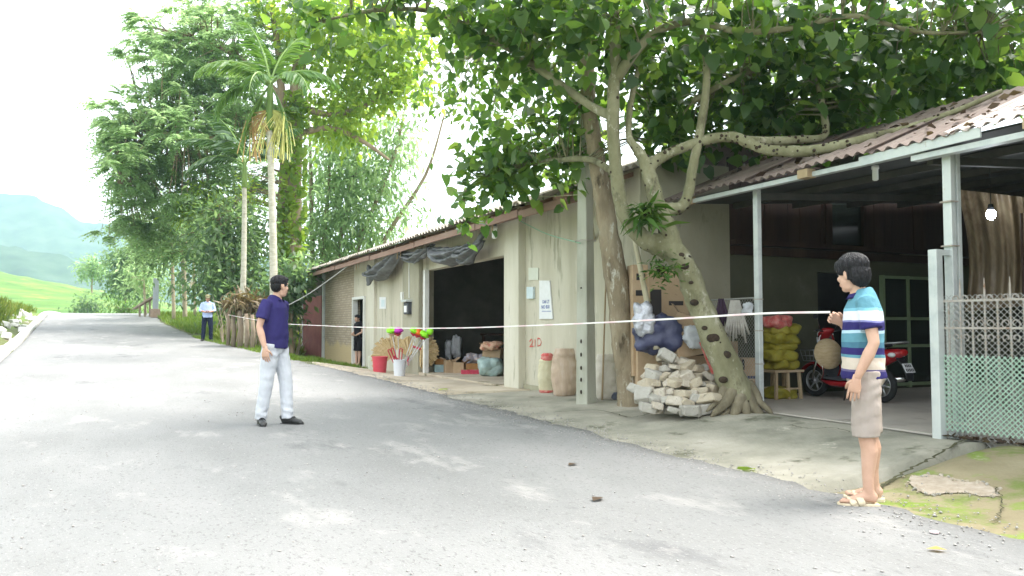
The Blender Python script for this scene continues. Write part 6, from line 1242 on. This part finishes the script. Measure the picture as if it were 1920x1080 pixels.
carton('carton', 'open cardboard box in the middle of the shop opening', 833, 852, 676, 705, 18.7, .3, .3, M_card, flaps=True); carton('carton', 'open cardboard box with raised flaps behind the red packs', 852, 872, 680, 706, 18.6, .3, -.2, M_card, flaps=True); carton('carton', 'brown printed box above the red packs', 873, 898, 682, 696, 18.5, .3, .1, M_brownbox, flaps=True)
carton('carton', 'left red and white pack on the shop step', 864, 880, 694, 707, 18.2, .2, .1, M_redbox); carton('carton', 'right red and white pack on the shop step', 881, 900, 694, 707, 18.2, .2, .1, M_redbox)
carton('carton', 'crumpled cardboard box on top of the mint plastic pile', 906, 940, 652, 672, 17.9, .35, -.2, M_card, roll=.12, flaps=True)
blobthing('plastic_pile', 'mint plastic sacks piled by the shop pillar', 'bag', 897, 942, 672, 706, 17.6, .6, M_mint, 5, .3, fold=5); blobthing('snack_heap', 'heap of orange and pink packets on the crumpled box', 'packets', 904, 940, 641, 656, 17.9, .4, mat('orange_packets', [(.5, .2, .08), (.6, .42, .3), (.55, .1, .06)], 12, .5, .5, 25), 11, .4, fold=11); blobthing('packet_heap', 'heap of pink and silver snack packets behind the open boxes', 'packets', 872, 906, 664, 684, 19.2, .5, M_pinkbag, 21, .45, fold=8)
blobthing('tied_bag', 'left tied white plastic bag hanging inside the shop', 'bag', 834, 847, 640, 674, 19.6, .2, M_clear, 2, .35, fold=7); blobthing('tied_bag', 'right taller white plastic bag hanging inside the shop', 'bag', 846, 864, 631, 672, 19.7, .25, M_clear, 8, .35, fold=6)
# shelf rack with bottles and hanging clothes deep in the shop
SHF = thing('shop_shelf', 'dark shelf rack deep inside the shop', 'shelf', (9.6, 14.6, .1))
for y in (13.0, 14.1, 15.3): mb = MB(); mb.box((9.6, y, 1.1), (.4, .04, 2.0)); mb.build('upright', M_darkwood, SHF)
for z in (.5, 1.0, 1.5, 2.0): mb = MB(); mb.box((9.6, 14.15, z), (.42, 2.24, .03)); mb.build('shelf_board', M_darkwood, SHF)
gm = [M_redbox, M_cyanbox, M_pinkbag, M_clear, M_brownbox, M_mag, M_yellow, M_white]; k = 0
for z in (.52, 1.02, 1.52):
    y = 13.1
    while y < 15.2:
        w_ = random.uniform(.1, .22); hh_ = random.uniform(.15, .34); mb = MB(); mb.box((9.5, y + w_ / 2, z + hh_ / 2), (.2, w_ * .9, hh_)); mb2 = mb; single(mb, 'packet', 'packaged goods standing on the dark shop shelf', 'packet', gm[k % 8], (9.5, y + w_ / 2, z), 'packets on the shop shelf', bevel=.015); y += w_ + .03; k += 1
TBL = thing('shop_table', 'dark counter inside the shop left of the hanging bags', 'table', (8.4, 18.0, .1)); mb = MB(); mb.box((8.4, 18.0, .98), (.7, 1.8, .05)); mb.build('top', M_darkwood, TBL)
for x, y in ((8.1, 17.2), (8.1, 18.8), (8.7, 17.2), (8.7, 18.8)): mb = MB(); mb.box((x, y, .52), (.06, .06, .86)); mb.build('leg', M_darkwood, TBL)
# ------------------------------------------------------------------ verge: posts, thatch, far pillar
M_post = mat('weathered_post', [(.17, .13, .09), (.26, .21, .15), (.34, .29, .22)], 5, .95, .5, 30, stretch=(1, 1, .25))
for i, (px, top, bot, wd, lab) in enumerate(((427, 586, 650, 6, 'leftmost thin dark post where the tape ends'), (437, 590, 652, 8, 'pale post second from the tape end'), (450, 584, 654, 10, 'thick weathered post under the thatch'), (462, 588, 655, 8, 'post behind the near man\'s shoulder'), (473, 590, 656, 8, 'rightmost verge post next to the near man'))):
    b = at_dep(px, bot, 27.0 - i * .35); D = dep(b); gz = h(b.x, b.y); b = at_dep(px, 612 + (1.18 - gz) * FPX / D, D); b.z = gz; tz = at_dep(px, top, D).z; mb = MB(); mb.tube([b + V((0, 0, -.1)), V((b.x + .02, b.y, (gz + tz) / 2)), V((b.x - .02, b.y, tz))], [wd / 2 * D / FPX * 1.1, wd / 2 * D / FPX, wd / 2 * D / FPX * .85], 8); single(mb, 'wooden_post', lab, 'post', M_post, b, 'wooden posts on the verge', smooth=True)
c = at_dep(462, 566, 26.6); t = thing('thatch_heap', 'dry brown thatch and leaves heaped on the verge posts', 'thatch', c); n = 500; pos = np.array(c) + (rng.normal(size=(n, 3)) * np.array([.32, .25, .12])) @ np.array([RT, FW, (0, 0, 1)]); leaves('straw', pos, rng.normal(size=(n, 3)) + np.array([0, 0, -.5]), rng.uniform(.2, .5, n), BLADE, t, leafmat('thatch', [(.12, .09, .05), (.2, .15, .09), (.22, .2, .1)], None, .15), width=.6)
mb = MB(); mb.ell(c, (.35, .25, .1)); mb.build('core', M_post, t, smooth=True)
bw = thing('plank_wall', 'weathered brown plank wall between leafy shrub and maroon door', 'fence', V((6.3, 33.4, -.1)))
for i in range(12): mb = MB(); y = 33.1 + i * .26; mb.box((6.3 - i * .12, y, .95 + zb(y)), (.03, .24, 2.1 + random.uniform(-.1, .1))); mb.build('plank', M_post, bw)
# bare stems and dry undergrowth behind the posts
Rn = random.Random(8); mb = MB()
for i in range(90):
    px = Rn.uniform(415, 560); D = Rn.uniform(27.5, 31); b = at_dep(px, 640, D); b.z = h(b.x, b.y); mb.tube([b, b + V((Rn.uniform(-.2, .2), Rn.uniform(-.2, .2), Rn.uniform(.3, .8))), b + V((Rn.uniform(-.5, .5), Rn.uniform(-.4, .4), Rn.uniform(.7, 1.7)))], [.022, .016, .006], 4, cap=False)
setp(mb.build('undergrowth', M_post), 'tangle of bare brown stems behind the verge posts', 'undergrowth', None, 'stuff')
sp = []
for i in range(5000): px = Rn.uniform(412, 560); D = Rn.uniform(29.5, 33); b = at_dep(px, 640, D); sp.append((b.x, b.y, 1))
grass('weeds', 'tall dry and green weeds behind the verge posts', sp, M_drygrass, .5, .6)
gp = at_dep(291, 600, 46); gp.z = h(gp.x, gp.y); GPl = thing('gate_pillar', 'grey concrete gate pillar at the road bend', 'pillar', gp); gt = at_dep(291, 522, 46).z
mb = MB(); mb.box((gp.x, gp.y, (gp.z + gt) / 2 - .1), (.3, .3, gt - gp.z + .2)); mb.build('shaft', mat('blue_grey_concrete', [(.3, .33, .37), (.4, .43, .46)], 3, .9), GPl, bevel=.02); mb = MB(); mb.box((gp.x, gp.y, gp.z + .25), (.5, .5, .5)); mb.build('plinth', mat('brick_plinth', [(.3, .2, .15), (.4, .3, .24)], 8, .9), GPl, bevel=.02)
a, b = at_dep(252, 579, 47), at_dep(288, 557, 46.3); mb = MB(); mb.bar(a, b, .22, .1); o = single(mb, 'sloping_beam', 'sloping brown beam running down from the gate pillar', 'beam', M_post, a)
for px, py0, py1, nm_ in ((262, 575, 596, 'left'), (272, 568, 597, 'middle'), (281, 562, 598, 'right')): 
    a, b = at_dep(px, py1, 46.6), at_dep(px, py0, 46.6); mb = MB(); mb.tube([a + V((0, 0, -.3)), b], .06, 6); single(mb, 'beam_prop', '%s wooden prop under the sloping beam' % nm_, 'post', M_post, a)
# rubble and white stones along the left kerb
Rn = random.Random(11); rub = [rockmesh(60 + i, M_kerb) for i in range(6)]
for i in range(46):
    y = Rn.uniform(19, 52); dx = Rn.uniform(.35, 1.5); x = xl(y) - dx; o = bpy.data.objects.new('rubble_stone', rub[Rn.randrange(6)]); C.objects.link(o); s = Rn.uniform(1.0, 2.6); o.location = (x, y, hg(x, y) + .03 * s); o.scale = (s, s, s); o.rotation_euler = (Rn.uniform(-.5, .5), Rn.uniform(-.5, .5), Rn.uniform(0, 6)); setp(o, 'pale rubble stone lying behind the left kerb', 'stone', 'rubble stones along the left kerb')
# ------------------------------------------------------------------ grit, leaves and cracks on the ground
Rn = random.Random(2); vs, fs = [], []
oct_ = np.array([(1, 0, 0), (-1, 0, 0), (0, 1, 0), (0, -1, 0), (0, 0, 1), (0, 0, -1)]); of = np.array([(0, 2, 4), (2, 1, 4), (1, 3, 4), (3, 0, 4), (2, 0, 5), (1, 2, 5), (3, 1, 5), (0, 3, 5)])
pts = []
for i in range(5200):
    y = Rn.uniform(1.5, 21); e = xe(y) + ragged(y, 2); x = e + Rn.gauss(-.05, .22)
    if Rn.random() < .3: x = Rn.uniform(-2.5, 4.5)
    pts.append((x, y, h(x, y) + .016, Rn.uniform(.003, .011) * (1.6 if Rn.random() < .06 else 1)))
for (x, y, z, s) in pts: b0 = len(vs); vs += [tuple(np.array((x, y, z)) + oct_[k] * s * np.array([Rn.uniform(.7, 1.4), Rn.uniform(.7, 1.4), .6])) for k in range(6)]; fs += [tuple(f + b0) for f in of]
me = np_mesh('gravel', vs, fs); setp(link('gravel', me, None, mat('grit', [(.2, .19, .18), (.34, .32, .3), (.5, .48, .45)], 40, .95)), 'loose grit along the ragged asphalt edge', 'gravel', None, 'stuff')
# broken patch in the mossy pavement, with a rim of rubble
M_patch = mat('broken_concrete', [(.3, .25, .19), (.38, .32, .25), (.45, .39, .32)], 14, .95, .6, 60)
ring = [(1706, 897), (1740, 893), (1790, 900), (1818, 908), (1838, 905), (1868, 920), (1872, 935), (1840, 934), (1815, 927), (1780, 928), (1740, 931), (1720, 922), (1705, 910)]
P0 = [at_ground(*q) for q in ring]; cpt = sum(P0, V()) / len(P0); vs, fs = [cpt + V((0, 0, .012))], []; n = 60
for i in range(n):
    u = i / n * len(P0); a, b = P0[int(u) % len(P0)], P0[(int(u) + 1) % len(P0)]; p = a.lerp(b, u % 1); p = p + (p - cpt) * .1 * noise.noise(V((i * .9, 0, 0))); vs.append(V((p.x, p.y, h(p.x, p.y) + .012)))
fs = [(0, 1 + i, 1 + (i + 1) % n) for i in range(n)]; mb = MB(); mb.add(vs, fs); o = mb.build('broken_patch', M_patch); setp(o, kind='structure')
for i in range(1, n + 1):
    for k in range(1):
        p = V(vs[i]) + V((Rn.gauss(0, .02), Rn.gauss(0, .02), .0)); o = bpy.data.objects.new('chip', rocks[Rn.randrange(12)]); C.objects.link(o); o.parent = bpy.data.objects['broken_patch']; s = Rn.uniform(.06, .17); o.location = p; o.scale = (s, s, s); o.rotation_euler = (Rn.random(), Rn.random(), Rn.random() * 6)
M_crack = mat('crack_dirt', [(.05, .05, .03), (.09, .085, .04)], 20, .98)
def crack(name, pxs, wd):
    P = [at_ground(*q) for q in pxs]; sp = spline([tuple(p) for p in P], 10); mb = MB(); vs = []
    for i, p in enumerate(sp): 
        d = V(sp[min(i + 1, len(sp) - 1)]) - V(sp[max(i - 1, 0)]); s = V((-d.y, d.x, 0)).normalized() * wd * (.6 + .8 * abs(noise.noise(V((i * .5, 1, 0))))); q = V(p) + V((noise.noise(V((i * .6, 5, 0))), noise.noise(V((i * .6, 9, 0))), 0)) * .03; vs += [V((a.x, a.y, h(a.x, a.y) + .019)) for a in (q + s, q - s)]
    mb.add(vs, [(2 * i, 2 * i + 1, 2 * i + 3, 2 * i + 2) for i in range(len(sp) - 1)]); setp(mb.build(name, M_crack, fix=False), kind='structure')
crack('pavement_joint', [(1812, 828), (1770, 850), (1730, 872), (1690, 893), (1655, 915), (1630, 932)], .018); crack('pavement_crack', [(1865, 918), (1878, 940), (1878, 960), (1868, 985)], .006); crack('pavement_crack', [(1040, 775), (1120, 772), (1180, 785), (1220, 778)], .012); crack('pavement_crack', [(1480, 800), (1520, 808), (1560, 806), (1600, 815)], .008)
def fallen(label, px, py, s, m, tmpl=HEART, cat='leaf', name='fallen_leaf'):
    p = at_ground(px, py) + V((0, 0, .022)); a = random.uniform(0, 6); o = leaves(name, [tuple(p)], [(math.cos(a), math.sin(a), .1)], [s], tmpl, None, m, up=np.array([[0, 0, 1.]]), tint=np.array([.6])); me = o.data; me.transform(Matrix.Translation(-p)); o.location = p; setp(o, label, cat)
fallen('bright yellow-green leaf lying at the asphalt edge', 1392, 887, .16, M_brightleaf); fallen('brown dead leaf on the road, right of the middle', 1112, 946, .14, M_litter, WIDE); fallen('brown dead leaf on the road nearest the pavement edge', 1080, 874, .13, M_litter, WIDE); fallen('orange leaf near the lower right corner', 1776, 1040, .1, leafmat('orange_leaf', [(.5, .3, .08), (.55, .33, .1)], None, .2), WIDE)
fallen('yellow leaf on the sandy forecourt', 838, 733, .16, M_brightleaf)
p = at_ground(1752, 1005) + V((0, 0, .016)); mb = MB(); mb.lathe(p, [(.024, 0), (.024, .008), (.02, .01), (.018, .004)], 20); single(mb, 'bottle_cap', 'pinkish white plastic bottle cap on the road', 'bottle cap', mat('cap_plastic', (.7, .55, .55), rough=.4), p)
HAZE = .0004
# ------------------------------------------------------------------ haze
M_haze = bpy.data.materials.new('haze'); M_haze.use_nodes = True; t = M_haze.node_tree; t.nodes.clear()
ov = t.nodes.new('ShaderNodeOutputMaterial'); pv = t.nodes.new('ShaderNodeVolumePrincipled'); pv.inputs['Color'].default_value = (.62, .86, 1, 1); pv.inputs['Density'].default_value = HAZE; pv.inputs['Anisotropy'].default_value = .3
t.links.new(pv.outputs[0], ov.inputs['Volume'])
mb = MB(); mb.box((0, 520, 88), (2600, 1400, 226))
setp(mb.build('haze', M_haze), kind='stuff')
